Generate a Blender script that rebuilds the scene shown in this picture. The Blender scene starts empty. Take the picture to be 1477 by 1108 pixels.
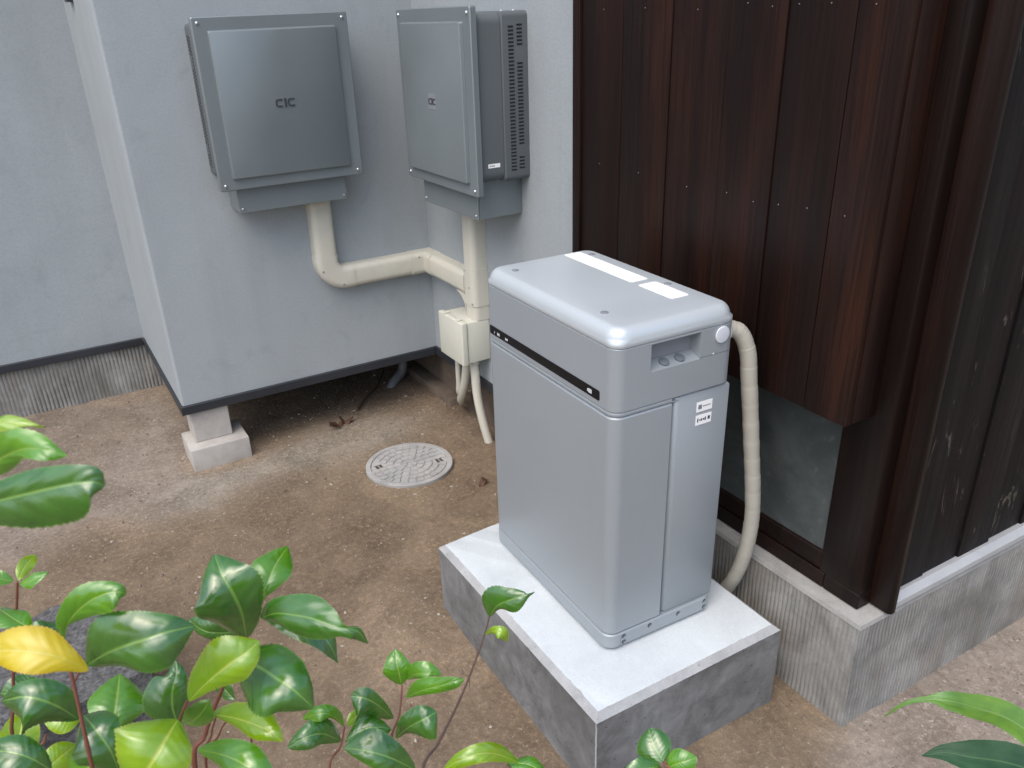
import bpy, bmesh, math, random
import numpy as np
from mathutils import Vector, Matrix, noise as mnoise

scene = bpy.context.scene
COL = scene.collection
random.seed(11)
rad = math.radians

# ------------------------------------------------------------------ camera
cam_d = bpy.data.cameras.new('camera')
cam = bpy.data.objects.new('camera', cam_d)
COL.objects.link(cam)
Rv = Vector((0.86446163, -0.50134579, -0.0368577))
Uv = Vector((0.24823149, 0.36196313, 0.89853426))
Fv = Vector((0.43713524, 0.78589763, -0.43735305))
CAM = Vector((-0.77639, -1.02766, 1.59933))
cam.matrix_world = Matrix(((Rv.x, Uv.x, -Fv.x, CAM.x), (Rv.y, Uv.y, -Fv.y, CAM.y),
                           (Rv.z, Uv.z, -Fv.z, CAM.z), (0, 0, 0, 1)))
cam_d.sensor_width = 36.0
cam_d.lens = 29.0
cam_d.shift_x = 18.92 / 1477
cam_d.shift_y = 35.97 / 1477
cam_d.clip_start = 0.02
cam_d.clip_end = 400
cam_d.dof.use_dof = True
cam_d.dof.focus_distance = 1.9
cam_d.dof.aperture_fstop = 15
scene.camera = cam

# ------------------------------------------------------------------ light
world = bpy.data.worlds.new('World')
scene.world = world
world.use_nodes = True
wn = world.node_tree
wn.nodes.clear()
sky = wn.nodes.new('ShaderNodeTexSky')
sky.sky_type = 'NISHITA'
sky.sun_disc = False
SUN_DIR = Vector((-0.60, -0.34, 1.10)).normalized()          # towards the sun
elev = math.asin(SUN_DIR.z)
sky.sun_elevation = elev
sky.sun_rotation = math.atan2(SUN_DIR.x, SUN_DIR.y)
sky.air_density = 1.0
sky.dust_density = 3.5
sky.ozone_density = 1.0
bg = wn.nodes.new('ShaderNodeBackground')
bg.inputs['Strength'].default_value = 0.15
wo = wn.nodes.new('ShaderNodeOutputWorld')
wn.links.new(sky.outputs[0], bg.inputs[0])
wn.links.new(bg.outputs[0], wo.inputs[0])
sun_d = bpy.data.lights.new('sun', 'SUN')
sun_d.energy = 0.9
sun_d.angle = rad(66)
sun_d.color = (1.0, 0.975, 0.94)
sun = bpy.data.objects.new('sun', sun_d)
COL.objects.link(sun)
sun.rotation_euler = SUN_DIR.to_track_quat('Z', 'Y').to_euler()
scene.view_settings.view_transform = 'Standard'
scene.view_settings.look = 'None'
scene.view_settings.gamma = 1
scene.view_settings.use_curve_mapping = False
scene.view_settings.exposure = 0.82
scene.render.engine = 'CYCLES'

# ------------------------------------------------------------------ materials
def new_mat(name):
    m = bpy.data.materials.new(name)
    m.use_nodes = True
    nt = m.node_tree
    return m, nt, nt.nodes['Principled BSDF']

def N(nt, kind, **kw):
    n = nt.nodes.new(kind)
    for k, v in kw.items():
        if k in n.inputs.keys():
            n.inputs[k].default_value = v
        else:
            setattr(n, k, v)
    return n

def ramp(nt, fac, stops):
    r = nt.nodes.new('ShaderNodeValToRGB')
    els = r.color_ramp.elements
    while len(els) < len(stops):
        els.new(0.5)
    for e, (p, c) in zip(els, stops):
        e.position = p
        e.color = (c, c, c, 1) if isinstance(c, (int, float)) else (*c, 1)
    nt.links.new(fac, r.inputs[0])
    return r.outputs[0]

def mixc(nt, fac, a, b, mode='MIX'):
    m = nt.nodes.new('ShaderNodeMix')
    m.data_type = 'RGBA'
    m.blend_type = mode
    for i, v in ((0, fac), (6, a), (7, b)):
        if hasattr(v, 'is_linked'):
            nt.links.new(v, m.inputs[i])
        elif i == 0:
            m.inputs[i].default_value = v
        else:
            m.inputs[i].default_value = (*v, 1)
    return m.outputs[2]

def noise(nt, scale, detail=4, rough=0.55, vec=None, dist=0.0):
    n = N(nt, 'ShaderNodeTexNoise', Scale=scale, Detail=detail, Roughness=rough, Distortion=dist)
    if vec is None:
        tc = nt.nodes.new('ShaderNodeTexCoord')
        vec = tc.outputs['Object']
    nt.links.new(vec, n.inputs['Vector'])
    return n.outputs[0]

def mapped(nt, scale, rot=(0, 0, 0)):
    tc = nt.nodes.new('ShaderNodeTexCoord')
    mp = nt.nodes.new('ShaderNodeMapping')
    mp.inputs['Scale'].default_value = scale
    mp.inputs['Rotation'].default_value = rot
    nt.links.new(tc.outputs['Object'], mp.inputs[0])
    return mp.outputs[0]

def bump(nt, bsdf, height, strength=0.3, dist=0.002, prev=None):
    b = N(nt, 'ShaderNodeBump', Strength=strength, Distance=dist)
    nt.links.new(height, b.inputs['Height'])
    if prev:
        nt.links.new(prev.outputs[0], b.inputs['Normal'])
    nt.links.new(b.outputs[0], bsdf.inputs['Normal'])
    return b

def paint(name, col, rough=0.45, metal=0.0, var=0.06, speck=0.0, bumps=0.05, bscale=400, coat=0.0, grime=0.0):
    m, nt, p = new_mat(name)
    n1 = noise(nt, 3.0, 5)
    c = mixc(nt, ramp(nt, n1, [(0.3, 0.0), (0.7, 1.0)]), [v * (1 - var) for v in col], [min(1, v * (1 + var)) for v in col])
    if speck:
        n2 = noise(nt, 900, 1)
        c = mixc(nt, ramp(nt, n2, [(0.45, 0.0), (0.75, speck)]), c, [min(1, v * 1.6) for v in col])
    if grime:
        n3 = noise(nt, 9, 8, 0.7, dist=0.6)
        c = mixc(nt, ramp(nt, n3, [(0.5, 0.0), (0.8, grime)]), c, [v * 0.55 for v in col])
    nt.links.new(c, p.inputs['Base Color'])
    p.inputs['Metallic'].default_value = metal
    n4 = noise(nt, 6, 3)
    rr = ramp(nt, n4, [(0.2, max(0, rough - 0.05)), (0.8, min(1, rough + 0.07))])
    nt.links.new(rr, p.inputs['Roughness'])
    p.inputs['Coat Weight'].default_value = coat
    if bumps:
        bump(nt, p, noise(nt, bscale, 2), bumps, 0.001)
    return m

M = {}
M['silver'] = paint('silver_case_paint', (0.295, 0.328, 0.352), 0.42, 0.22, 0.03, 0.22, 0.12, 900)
M['silver_toplit'] = paint('silver_lid_toplit', (0.48, 0.53, 0.56), 0.34, 0.25, 0.03, 0.18, 0.10, 900)  # case silver made paler, painting in the light from above on the lid
M['cap_grey'] = paint('grey_rubber_cap', (0.20, 0.215, 0.235), 0.55)
M['button_grey'] = paint('grey_button', (0.12, 0.14, 0.16), 0.6)
M['plug_light'] = paint('pale_plug_cap', (0.58, 0.61, 0.66), 0.4)
M['black_gloss'] = paint('black_gloss_strip', (0.004, 0.004, 0.006), 0.35, bumps=0)
M['black_gloss'].node_tree.nodes['Principled BSDF'].inputs['Specular IOR Level'].default_value = 0.25
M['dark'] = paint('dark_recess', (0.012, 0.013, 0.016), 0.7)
M['label'] = paint('white_label_paper', (0.86, 0.87, 0.87), 0.5, bumps=0)
M['ink_faint'] = paint('faint_grey_print', (0.5, 0.51, 0.52), 0.6, bumps=0)
M['ink'] = paint('dark_print', (0.035, 0.04, 0.05), 0.6, bumps=0)
M['ink_soft'] = paint('soft_grey_print', (0.17, 0.18, 0.2), 0.6, bumps=0)
M['print_white'] = paint('white_print', (0.7, 0.72, 0.75), 0.6, bumps=0)
M['box_metal'] = paint('grey_cover_paint', (0.198, 0.230, 0.243), 0.38, 0.35, 0.05, 0.15, 0.08, 700)
M['box_case'] = paint('slate_grey_case', (0.098, 0.114, 0.124), 0.5, 0.0, 0.05, 0.0, 0.1, 500)
M['screw'] = paint('bright_screw', (0.55, 0.57, 0.6), 0.3, 0.9)
M['duct'] = paint('cream_duct_plastic', (0.55, 0.54, 0.465), 0.45, 0, 0.06, bumps=0.03, grime=0.22)
M['jbox'] = paint('pale_junction_plastic', (0.58, 0.585, 0.51), 0.42, 0, 0.04, bumps=0.05, grime=0.12)
M['hose'] = paint('beige_hose_wrap', (0.38, 0.365, 0.315), 0.6, 0, 0.08, bumps=0.2, bscale=120, grime=0.25)
M['flash'] = paint('slate_flashing', (0.030, 0.034, 0.042), 0.45, 0.2, 0.15, grime=0.3)
M['flash_zinc'] = paint('zinc_flashing', (0.42, 0.43, 0.43), 0.55, 0.2, 0.1, grime=0.5)

def stucco(name, col):
    m, nt, p = new_mat(name)
    big = noise(nt, 1.4, 4, 0.6, dist=0.4)
    c = mixc(nt, ramp(nt, big, [(0.3, 0.0), (0.72, 1.0)]), [v * 0.90 for v in col], [v * 1.05 for v in col])
    blot = noise(nt, 7, 6, 0.65, dist=0.8)
    c = mixc(nt, ramp(nt, blot, [(0.56, 0.0), (0.78, 0.42)]), c, (col[0] * 0.62, col[1] * 0.66, col[2] * 0.64))
    streak = noise(nt, 1.0, 5, 0.6, mapped(nt, (9, 9, 0.8)))
    c = mixc(nt, ramp(nt, streak, [(0.50, 0.0), (0.78, 0.30)]), c, (col[0] * 0.70, col[1] * 0.72, col[2] * 0.70))
    fine = noise(nt, 160, 4, 0.7)
    c = mixc(nt, ramp(nt, fine, [(0.33, 0.30), (0.55, 0.0)]), c, [v * 0.6 for v in col])
    nt.links.new(c, p.inputs['Base Color'])
    p.inputs['Roughness'].default_value = 0.85
    b = bump(nt, p, noise(nt, 25, 5, 0.6), 0.25, 0.004)
    bump(nt, p, noise(nt, 260, 4, 0.7), 0.5, 0.0012, b)
    return m
M['stucco'] = stucco('grey_white_stucco', (0.325, 0.362, 0.384))

def wood(name, dark, mid, red, rough=0.42, stain=0.0, spec=0.34):
    m, nt, p = new_mat(name)
    oi = nt.nodes.new('ShaderNodeObjectInfo')
    tc = nt.nodes.new('ShaderNodeTexCoord')
    add = N(nt, 'ShaderNodeVectorMath', operation='ADD')
    mul = N(nt, 'ShaderNodeMath', operation='MULTIPLY')
    mul.inputs[1].default_value = 37.0
    nt.links.new(oi.outputs['Random'], mul.inputs[0])
    nt.links.new(tc.outputs['Object'], add.inputs[0])
    nt.links.new(mul.outputs[0], add.inputs[1])
    mp = nt.nodes.new('ShaderNodeMapping')
    mp.inputs['Scale'].default_value = (30, 30, 1.1)
    nt.links.new(add.outputs[0], mp.inputs[0])
    g = noise(nt, 1.6, 8, 0.62, mp.outputs[0], 1.2)
    mp2 = nt.nodes.new('ShaderNodeMapping')
    mp2.inputs['Scale'].default_value = (220, 220, 5)
    nt.links.new(add.outputs[0], mp2.inputs[0])
    f = noise(nt, 1.0, 4, 0.6, mp2.outputs[0])
    mp3 = nt.nodes.new('ShaderNodeMapping')
    mp3.inputs['Scale'].default_value = (9, 9, 0.9)
    nt.links.new(add.outputs[0], mp3.inputs[0])
    w = noise(nt, 1.3, 3, 0.5, mp3.outputs[0])
    c = mixc(nt, ramp(nt, g, [(0.32, 0.0), (0.68, 1.0)]), dark, mid)
    c = mixc(nt, ramp(nt, w, [(0.42, 0.0), (0.70, 0.85)]), c, red)
    c = mixc(nt, ramp(nt, f, [(0.40, 0.55), (0.55, 0.0)]), c, [v * 0.45 for v in dark])
    rnd = ramp(nt, oi.outputs['Random'], [(0.25, 0.0), (0.9, 0.6)])
    c = mixc(nt, rnd, c, [v * 0.6 for v in dark])
    if stain:
        s = noise(nt, 1.0, 6, 0.75, mapped(nt, (16, 16, 4.0)), 1.5)
        c = mixc(nt, ramp(nt, s, [(0.60, 0.0), (0.67, stain)]), c, (0.20, 0.18, 0.14))
        s2 = noise(nt, 1.0, 6, 0.8, mapped(nt, (60, 60, 14)), 2.5)
        c = mixc(nt, ramp(nt, s2, [(0.70, 0.0), (0.735, stain)]), c, (0.28, 0.26, 0.22))
    nt.links.new(c, p.inputs['Base Color'])
    p.inputs['Specular IOR Level'].default_value = spec
    rr = ramp(nt, g, [(0.3, rough - 0.06), (0.8, rough + 0.16)])
    nt.links.new(rr, p.inputs['Roughness'])
    b = bump(nt, p, g, 0.22, 0.0025)
    bump(nt, p, f, 0.35, 0.0008, b)
    return m
M['wood'] = wood('dark_stained_cedar', (0.0110, 0.0052, 0.0042), (0.0190, 0.0085, 0.0062), (0.046, 0.0150, 0.0075), 0.44, spec=0.22)
M['wood_black'] = wood('blackened_cedar', (0.0065, 0.0058, 0.0064), (0.0105, 0.0085, 0.0090), (0.0170, 0.0100, 0.0095), 0.55, 0.55, spec=0.14)
M['post'] = wood('brown_post_wood', (0.0080, 0.0042, 0.0036), (0.0130, 0.0066, 0.0050), (0.032, 0.0120, 0.0065), 0.40, spec=0.22)

def concrete(name, lo, hi, scale=6, dark=None, pit=0.5, rough=0.85, bstr=0.3, warm=None, streak=0.0):
    m, nt, p = new_mat(name)
    n1 = noise(nt, scale, 8, 0.66, dist=0.5)
    c = mixc(nt, ramp(nt, n1, [(0.33, 0.0), (0.66, 1.0)]), lo, hi)
    n2 = noise(nt, scale * 5, 5, 0.6, dist=1.0)
    c = mixc(nt, ramp(nt, n2, [(0.50, 0.0), (0.75, 0.45)]), c, hi)
    if dark:
        n5 = noise(nt, scale * 0.45, 5, 0.6, dist=0.8)
        c = mixc(nt, ramp(nt, n5, [(0.46, 0.0), (0.70, 0.8)]), c, dark)
    if warm:
        n6 = noise(nt, scale * 0.7, 6, 0.7, dist=0.4)
        c = mixc(nt, ramp(nt, n6, [(0.50, 0.0), (0.74, 0.6)]), c, warm)
    if streak:
        n7 = noise(nt, 1.0, 6, 0.7, mapped(nt, (26, 26, 3.0)), 0.4)
        c = mixc(nt, ramp(nt, n7, [(0.48, 0.0), (0.70, streak)]), c, [x * 0.35 for x in lo])
        c = mixc(nt, ramp(nt, n7, [(0.30, streak), (0.44, 0.0)]), c, [min(1, x * 1.3) for x in hi])
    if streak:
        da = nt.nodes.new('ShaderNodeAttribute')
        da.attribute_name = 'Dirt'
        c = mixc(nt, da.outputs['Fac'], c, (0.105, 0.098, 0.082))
    v = N(nt, 'ShaderNodeTexVoronoi', Scale=38.0)
    tc = nt.nodes.new('ShaderNodeTexCoord')
    nt.links.new(tc.outputs['Object'], v.inputs['Vector'])
    pm = ramp(nt, v.outputs['Distance'], [(0.06, pit), (0.11, 0.0)])
    c = mixc(nt, pm, c, [x * 0.3 for x in lo])
    f = noise(nt, 350, 3, 0.7)
    c = mixc(nt, ramp(nt, f, [(0.35, 0.25), (0.6, 0.0)]), c, [x * 0.6 for x in lo])
    nt.links.new(c, p.inputs['Base Color'])
    p.inputs['Roughness'].default_value = rough
    b = bump(nt, p, n2, bstr, 0.002)
    bump(nt, p, f, bstr, 0.0008, b)
    return m
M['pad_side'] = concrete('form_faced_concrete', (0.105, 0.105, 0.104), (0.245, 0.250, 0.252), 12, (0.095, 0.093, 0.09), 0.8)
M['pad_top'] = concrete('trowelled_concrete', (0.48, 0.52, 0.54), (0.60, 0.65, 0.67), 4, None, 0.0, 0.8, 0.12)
M['pad_edge'] = concrete('chamfered_concrete', (0.29, 0.30, 0.305), (0.40, 0.41, 0.415), 14, None, 0.6)
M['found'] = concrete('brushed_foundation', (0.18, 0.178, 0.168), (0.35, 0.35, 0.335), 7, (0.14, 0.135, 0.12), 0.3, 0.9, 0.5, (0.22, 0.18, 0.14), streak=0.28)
M['found_dirty'] = concrete('soil_stained_concrete', (0.060, 0.045, 0.034), (0.14, 0.11, 0.085), 8, None, 0.3, 0.95, 0.5, (0.17, 0.12, 0.085))
M['found_top'] = concrete('foundation_ledge', (0.22, 0.218, 0.208), (0.34, 0.337, 0.32), 11, None, 0.3)
M['pier'] = concrete('cast_pier', (0.37, 0.35, 0.325), (0.47, 0.45, 0.42), 14, None, 0.25)
M['lid_conc'] = concrete('lid_concrete', (0.27, 0.27, 0.265), (0.40, 0.40, 0.395), 12, None, 0.2, 0.8, 0.4, (0.38, 0.34, 0.29))
M['granite'] = concrete('speckled_granite', (0.022, 0.022, 0.022), (0.19, 0.19, 0.19), 95, (0.028, 0.028, 0.028), 0.8, 0.7, 0.6)

def sheet_mat():
    m, nt, p = new_mat('dull_sheet_panel')
    n1 = noise(nt, 3.2, 7, 0.65, mapped(nt, (1, 1.5, 2.2)), 0.8)
    c = mixc(nt, ramp(nt, n1, [(0.38, 0.0), (0.70, 1.0)]), (0.055, 0.064, 0.064), (0.105, 0.118, 0.116))
    n2 = noise(nt, 30, 6, 0.7)
    c = mixc(nt, ramp(nt, n2, [(0.58, 0.0), (0.8, 0.5)]), c, (0.20, 0.21, 0.20))
    nt.links.new(c, p.inputs['Base Color'])
    nt.links.new(ramp(nt, n2, [(0.3, 0.32), (0.8, 0.5)]), p.inputs['Roughness'])
    p.inputs['Metallic'].default_value = 0.2
    bump(nt, p, n1, 0.15, 0.004)
    return m
M['sheet'] = sheet_mat()

def soil_mat():
    m, nt, p = new_mat('bare_soil')
    at_ = nt.nodes.new('ShaderNodeAttribute')
    at_.attribute_name = 'Tint'
    n1 = noise(nt, 4.5, 10, 0.76, dist=0.5)
    dk = mixc(nt, 1.0, at_.outputs['Color'], (0.52, 0.49, 0.46), 'MULTIPLY')
    c = mixc(nt, ramp(nt, n1, [(0.33, 0.0), (0.64, 1.0)]), dk, at_.outputs['Color'])
    n2 = noise(nt, 60, 7, 0.75)
    br = mixc(nt, 1.0, at_.outputs['Color'], (1.55, 1.55, 1.55), 'MULTIPLY')
    c = mixc(nt, ramp(nt, n2, [(0.51, 0.0), (0.70, 0.75)]), c, br)
    c = mixc(nt, ramp(nt, n2, [(0.28, 0.5), (0.44, 0.0)]), c, (0.060, 0.042, 0.030))
    n3 = noise(nt, 260, 4, 0.85)
    c = mixc(nt, ramp(nt, n3, [(0.58, 0.0), (0.69, 0.85)]), c, (0.46, 0.41, 0.34))
    c = mixc(nt, ramp(nt, n3, [(0.30, 0.5), (0.42, 0.0)]), c, (0.05, 0.036, 0.028))
    nt.links.new(c, p.inputs['Base Color'])
    p.inputs['Roughness'].default_value = 0.95
    b = bump(nt, p, n1, 0.7, 0.014)
    b = bump(nt, p, n2, 0.9, 0.007, b)
    bump(nt, p, n3, 0.6, 0.0015, b)
    return m
M['soil'] = soil_mat()
M['peb_a'] = concrete('pebble_pale', (0.27, 0.235, 0.19), (0.42, 0.385, 0.33), 60, None, 0)
M['peb_b'] = concrete('pebble_brown', (0.13, 0.10, 0.078), (0.24, 0.195, 0.15), 60, None, 0)
M['dead'] = paint('dead_leaf', (0.075, 0.035, 0.018), 0.7, 0, 0.3, bumps=0.4, bscale=80)
M['stick'] = paint('dead_stick', (0.06, 0.04, 0.028), 0.8, 0, 0.3, bumps=0.5, bscale=120)
M['pvc_dark'] = paint('grey_drain_plastic', (0.13, 0.14, 0.15), 0.5, grime=0.3)

def leaf_mat(name, base, hi, vein, rough=0.25, edge=None, trans=0.22, coat=0.9, spec=0.9):
    m, nt, p = new_mat(name)
    uv = nt.nodes.new('ShaderNodeUVMap')
    uv.uv_map = 'UVMap'
    sp = nt.nodes.new('ShaderNodeSeparateXYZ')
    nt.links.new(uv.outputs[0], sp.inputs[0])
    def mth(op, a, b=None):
        n = N(nt, 'ShaderNodeMath', operation=op)
        for i, v in enumerate((a, b)):
            if v is None:
                continue
            if hasattr(v, 'is_linked'):
                nt.links.new(v, n.inputs[i])
            else:
                n.inputs[i].default_value = v
        return n.outputs[0]
    av = mth('ABSOLUTE', mth('SUBTRACT', sp.outputs[1], 0.5))       # 0 midrib .. 0.5 edge
    big = noise(nt, 22, 4, 0.6)
    c = mixc(nt, ramp(nt, big, [(0.32, 0.0), (0.68, 1.0)]), base, hi)
    ph = mth('MULTIPLY', mth('SUBTRACT', sp.outputs[0], mth('MULTIPLY', av, 0.42)), 8.5)
    sv = mth('ABSOLUTE', mth('SUBTRACT', mth('FRACT', ph), 0.5))
    side = ramp(nt, sv, [(0.0, 0.13), (0.10, 0.0)])
    c = mixc(nt, side, c, [a * 0.6 + b * 0.4 for a, b in zip(hi, vein)])
    spot = noise(nt, 90, 5, 0.75)
    c = mixc(nt, ramp(nt, spot, [(0.70, 0.0), (0.745, 0.75)]), c, (0.10, 0.065, 0.02))
    c = mixc(nt, ramp(nt, av, [(0.475, 0.0), (0.495, 0.5)]), c, vein)
    if edge:
        c = mixc(nt, ramp(nt, av, [(0.40, 0.0), (0.5, 0.8)]), c, edge)
    mid = ramp(nt, av, [(0.010, 0.9), (0.034, 0.0)])
    c = mixc(nt, mid, c, vein)
    nt.links.new(c, p.inputs['Base Color'])
    p.inputs['Roughness'].default_value = rough
    p.inputs['Specular IOR Level'].default_value = spec
    p.inputs['IOR'].default_value = 1.55
    p.inputs['Coat Weight'].default_value = coat
    p.inputs['Coat Roughness'].default_value = 0.16
    hgt = mth('ADD', mth('MULTIPLY', ramp(nt, sv, [(0.0, 0.0), (0.5, 1.0)]), 0.5), mth('MULTIPLY', mid, -0.8))
    b = bump(nt, p, hgt, 0.40, 0.0010)
    bump(nt, p, noise(nt, 130, 3), 0.15, 0.0006, b)
    tr = nt.nodes.new('ShaderNodeBsdfTranslucent')
    tcol = mixc(nt, 1.0, c, (1.5, 1.6, 0.6), 'MULTIPLY')
    nt.links.new(tcol, tr.inputs[0])
    mx = nt.nodes.new('ShaderNodeMixShader')
    mx.inputs[0].default_value = trans
    nt.links.new(p.outputs[0], mx.inputs[1])
    nt.links.new(tr.outputs[0], mx.inputs[2])
    out = nt.nodes['Material Output']
    nt.links.new(mx.outputs[0], out.inputs[0])
    return m
M['leaf0'] = leaf_mat('deep_green_leaf', (0.022, 0.100, 0.007), (0.054, 0.190, 0.012), (0.17, 0.33, 0.05))
M['leaf1'] = leaf_mat('mid_green_leaf', (0.068, 0.230, 0.008), (0.125, 0.335, 0.012), (0.27, 0.45, 0.06), trans=0.3)
M['leaf2'] = leaf_mat('young_leaf', (0.18, 0.35, 0.005), (0.27, 0.45, 0.009), (0.50, 0.58, 0.10), 0.27, (0.32, 0.42, 0.03), 0.32)
M['leaf3'] = leaf_mat('yellowed_leaf', (0.58, 0.45, 0.006), (0.66, 0.52, 0.010), (0.68, 0.60, 0.10), 0.40, (0.60, 0.40, 0.03), 0.3, 0.2)
M['blade0'] = leaf_mat('blade_green', (0.09, 0.22, 0.035), (0.17, 0.33, 0.05), (0.20, 0.34, 0.10), 0.36, coat=0.25)
M['blade1'] = leaf_mat('blade_dark', (0.012, 0.05, 0.022), (0.028, 0.085, 0.035), (0.05, 0.12, 0.05), 0.5, trans=0.08, coat=0.0, spec=0.3)
M['twig'] = paint('red_brown_twig', (0.16, 0.055, 0.035), 0.5, 0, 0.2, bumps=0.3, bscale=200)
M['twig_grey'] = paint('grey_brown_twig', (0.09, 0.055, 0.045), 0.7, 0, 0.3, bumps=0.4, bscale=200)
M['bud'] = paint('green_bud', (0.28, 0.34, 0.07), 0.4)

# ------------------------------------------------------------------ mesh helpers
ORIG = {}

def link_mesh(name, me, mat, parent=None, smooth=35):
    o = bpy.data.objects.new(name, me)
    COL.objects.link(o)
    for m_ in (mat if isinstance(mat, (list, tuple)) else [mat]):
        me.materials.append(m_)
    if smooth:
        for p in me.polygons:
            p.use_smooth = True
        me.set_sharp_from_angle(angle=rad(smooth))
    if parent:
        o.parent = parent
    return o

def root_off(parent):
    p = parent
    while p is not None:
        if p.name in ORIG:
            return ORIG[p.name]
        p = p.parent
    return Vector((0, 0, 0))

def thing(name, loc, label, cat, rotz=0.0, group=None):
    """An Empty at the thing's base. Children are drawn in the thing's unrotated frame, with loc as its origin."""
    o = bpy.data.objects.new(name, None)
    o.empty_display_size = 0.05
    COL.objects.link(o)
    l = Vector(loc)
    ORIG[o.name] = l
    o.location = Matrix.Rotation(rotz, 4, 'Z') @ l
    o.rotation_euler = (0, 0, rotz)
    o['label'] = label
    o['category'] = cat
    if group:
        o['group'] = group
    return o

def tag(o, label=None, cat=None, kind=None, group=None):
    for k, v in (('label', label), ('category', cat), ('kind', kind), ('group', group)):
        if v:
            o[k] = v
    return o

class B:
    def __init__(self):
        self.bm = bmesh.new()
    def box(self, x0, x1, y0, y1, z0, z1):
        vs = [self.bm.verts.new((x, y, z)) for z in (z0, z1) for x, y in ((x0, y0), (x1, y0), (x1, y1), (x0, y1))]
        for f in ((3, 2, 1, 0), (4, 5, 6, 7), (0, 1, 5, 4), (1, 2, 6, 5), (2, 3, 7, 6), (3, 0, 4, 7)):
            self.bm.faces.new([vs[i] for i in f])
        return self
    def prism(self, rings):
        """closed stack of equal-length rings, bottom to top, counter-clockwise"""
        L = [[self.bm.verts.new(p) for p in r] for r in rings]
        n = len(L[0])
        for a, b in zip(L, L[1:]):
            for i in range(n):
                self.bm.faces.new((a[i], a[(i + 1) % n], b[(i + 1) % n], b[i]))
        self.bm.faces.new(L[0][::-1])
        self.bm.faces.new(L[-1])
        return self
    def cyl(self, c, axis, r, h, n=20, r2=None):
        a = Vector(axis).normalized()
        u = a.orthogonal().normalized()
        v = a.cross(u)
        c = Vector(c)
        r2 = r if r2 is None else r2
        rings = [[c + a * t + (u * math.cos(k) + v * math.sin(k)) * rr for k in [2 * math.pi * i / n for i in range(n)]]
                 for t, rr in ((0, r), (h, r2))]
        return self.prism(rings)
    def dome(self, c, axis, r, h, n=14, rings=4):
        a = Vector(axis).normalized()
        u = a.orthogonal().normalized()
        v = a.cross(u)
        c = Vector(c)
        R_ = []
        for j in range(rings):
            t = j / (rings - 0.35) * math.pi / 2
            R_.append([c + a * h * math.sin(t) + (u * math.cos(k) + v * math.sin(k)) * r * math.cos(t)
                       for k in [2 * math.pi * i / n for i in range(n)]])
        return self.prism(R_)
    def tube(self, pts, rads, n=12):
        pts = [Vector(p) for p in pts]
        if isinstance(rads, (int, float)):
            rads = [rads] * len(pts)
        rings = []
        prev = None
        for i, p in enumerate(pts):
            t = (pts[min(i + 1, len(pts) - 1)] - pts[max(i - 1, 0)]).normalized()
            u = t.orthogonal().normalized() if prev is None else (prev - t * prev.dot(t)).normalized()
            prev = u
            v = t.cross(u)
            rings.append([p + (u * math.cos(k) + v * math.sin(k)) * rads[i] for k in [2 * math.pi * j / n for j in range(n)]])
        return self.prism(rings)
    def bevel_if(self, w, seg, test):
        self.bm.normal_update()
        es = [e for e in self.bm.edges if len(e.link_faces) == 2 and e.calc_face_angle(0) > rad(30) and test(e.verts[0].co, e.verts[1].co)]
        bmesh.ops.bevel(self.bm, geom=es, offset=w, segments=seg, profile=0.5, affect='EDGES', clamp_overlap=True)
        return self
    def bevel(self, w, seg=2, ang=30):
        self.bm.normal_update()
        es = [e for e in self.bm.edges if len(e.link_faces) == 2 and e.calc_face_angle(0) > rad(ang)]
        bmesh.ops.bevel(self.bm, geom=es, offset=w, segments=seg, profile=0.5, affect='EDGES', clamp_overlap=True)
        return self
    def build(self, name, mat, parent=None, smooth=35, off=None):
        bmesh.ops.recalc_face_normals(self.bm, faces=self.bm.faces)
        o_ = root_off(parent) if off is None else Vector(off)
        bmesh.ops.translate(self.bm, verts=self.bm.verts, vec=-o_)
        me = bpy.data.meshes.new(name)
        self.bm.to_mesh(me)
        self.bm.free()
        ob = link_mesh(name, me, mat, parent, smooth)
        if off is not None and parent is None:
            ob.location = off
        return ob

def rrect(x0, x1, y0, y1, r, z, n=8):
    out = []
    for cx, cy, a0 in ((x1 - r, y0 + r, -90), (x1 - r, y1 - r, 0), (x0 + r, y1 - r, 90), (x0 + r, y0 + r, 180)):
        for i in range(n + 1):
            a = rad(a0 + 90 * i / n)
            out.append((cx + r * math.cos(a), cy + r * math.sin(a), z))
    return out

def bez(pts, n=24):
    """Catmull-Rom through pts"""
    P = [Vector(p) for p in pts]
    P = [P[0] * 2 - P[1]] + P + [P[-1] * 2 - P[-2]]
    out = []
    segs = len(P) - 3
    for i in range(segs):
        for j in range(n):
            t = j / n
            a, b, c, d = P[i:i + 4]
            out.append(0.5 * ((2 * b) + (c - a) * t + (2 * a - 5 * b + 4 * c - d) * t * t + (3 * b - a - 3 * c + d) * t ** 3))
    out.append(P[-2])
    return out

def cut(ob, cutters):
    """subtract cutter objects from ob, then delete them"""
    for c in cutters:
        md = ob.modifiers.new('cut', 'BOOLEAN')
        md.operation = 'DIFFERENCE'
        md.solver = 'EXACT'
        md.object = c
    bpy.context.view_layer.update()
    dg = bpy.context.evaluated_depsgraph_get()
    me = bpy.data.meshes.new_from_object(ob.evaluated_get(dg))
    ob.modifiers.clear()
    old = ob.data
    ob.data = me
    bpy.data.meshes.remove(old)
    for p in me.polygons:
        p.use_smooth = True
    me.set_sharp_from_angle(angle=rad(30))
    for c in cutters:
        m_ = c.data
        bpy.data.objects.remove(c)
        bpy.data.meshes.remove(m_)
    return ob

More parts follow.
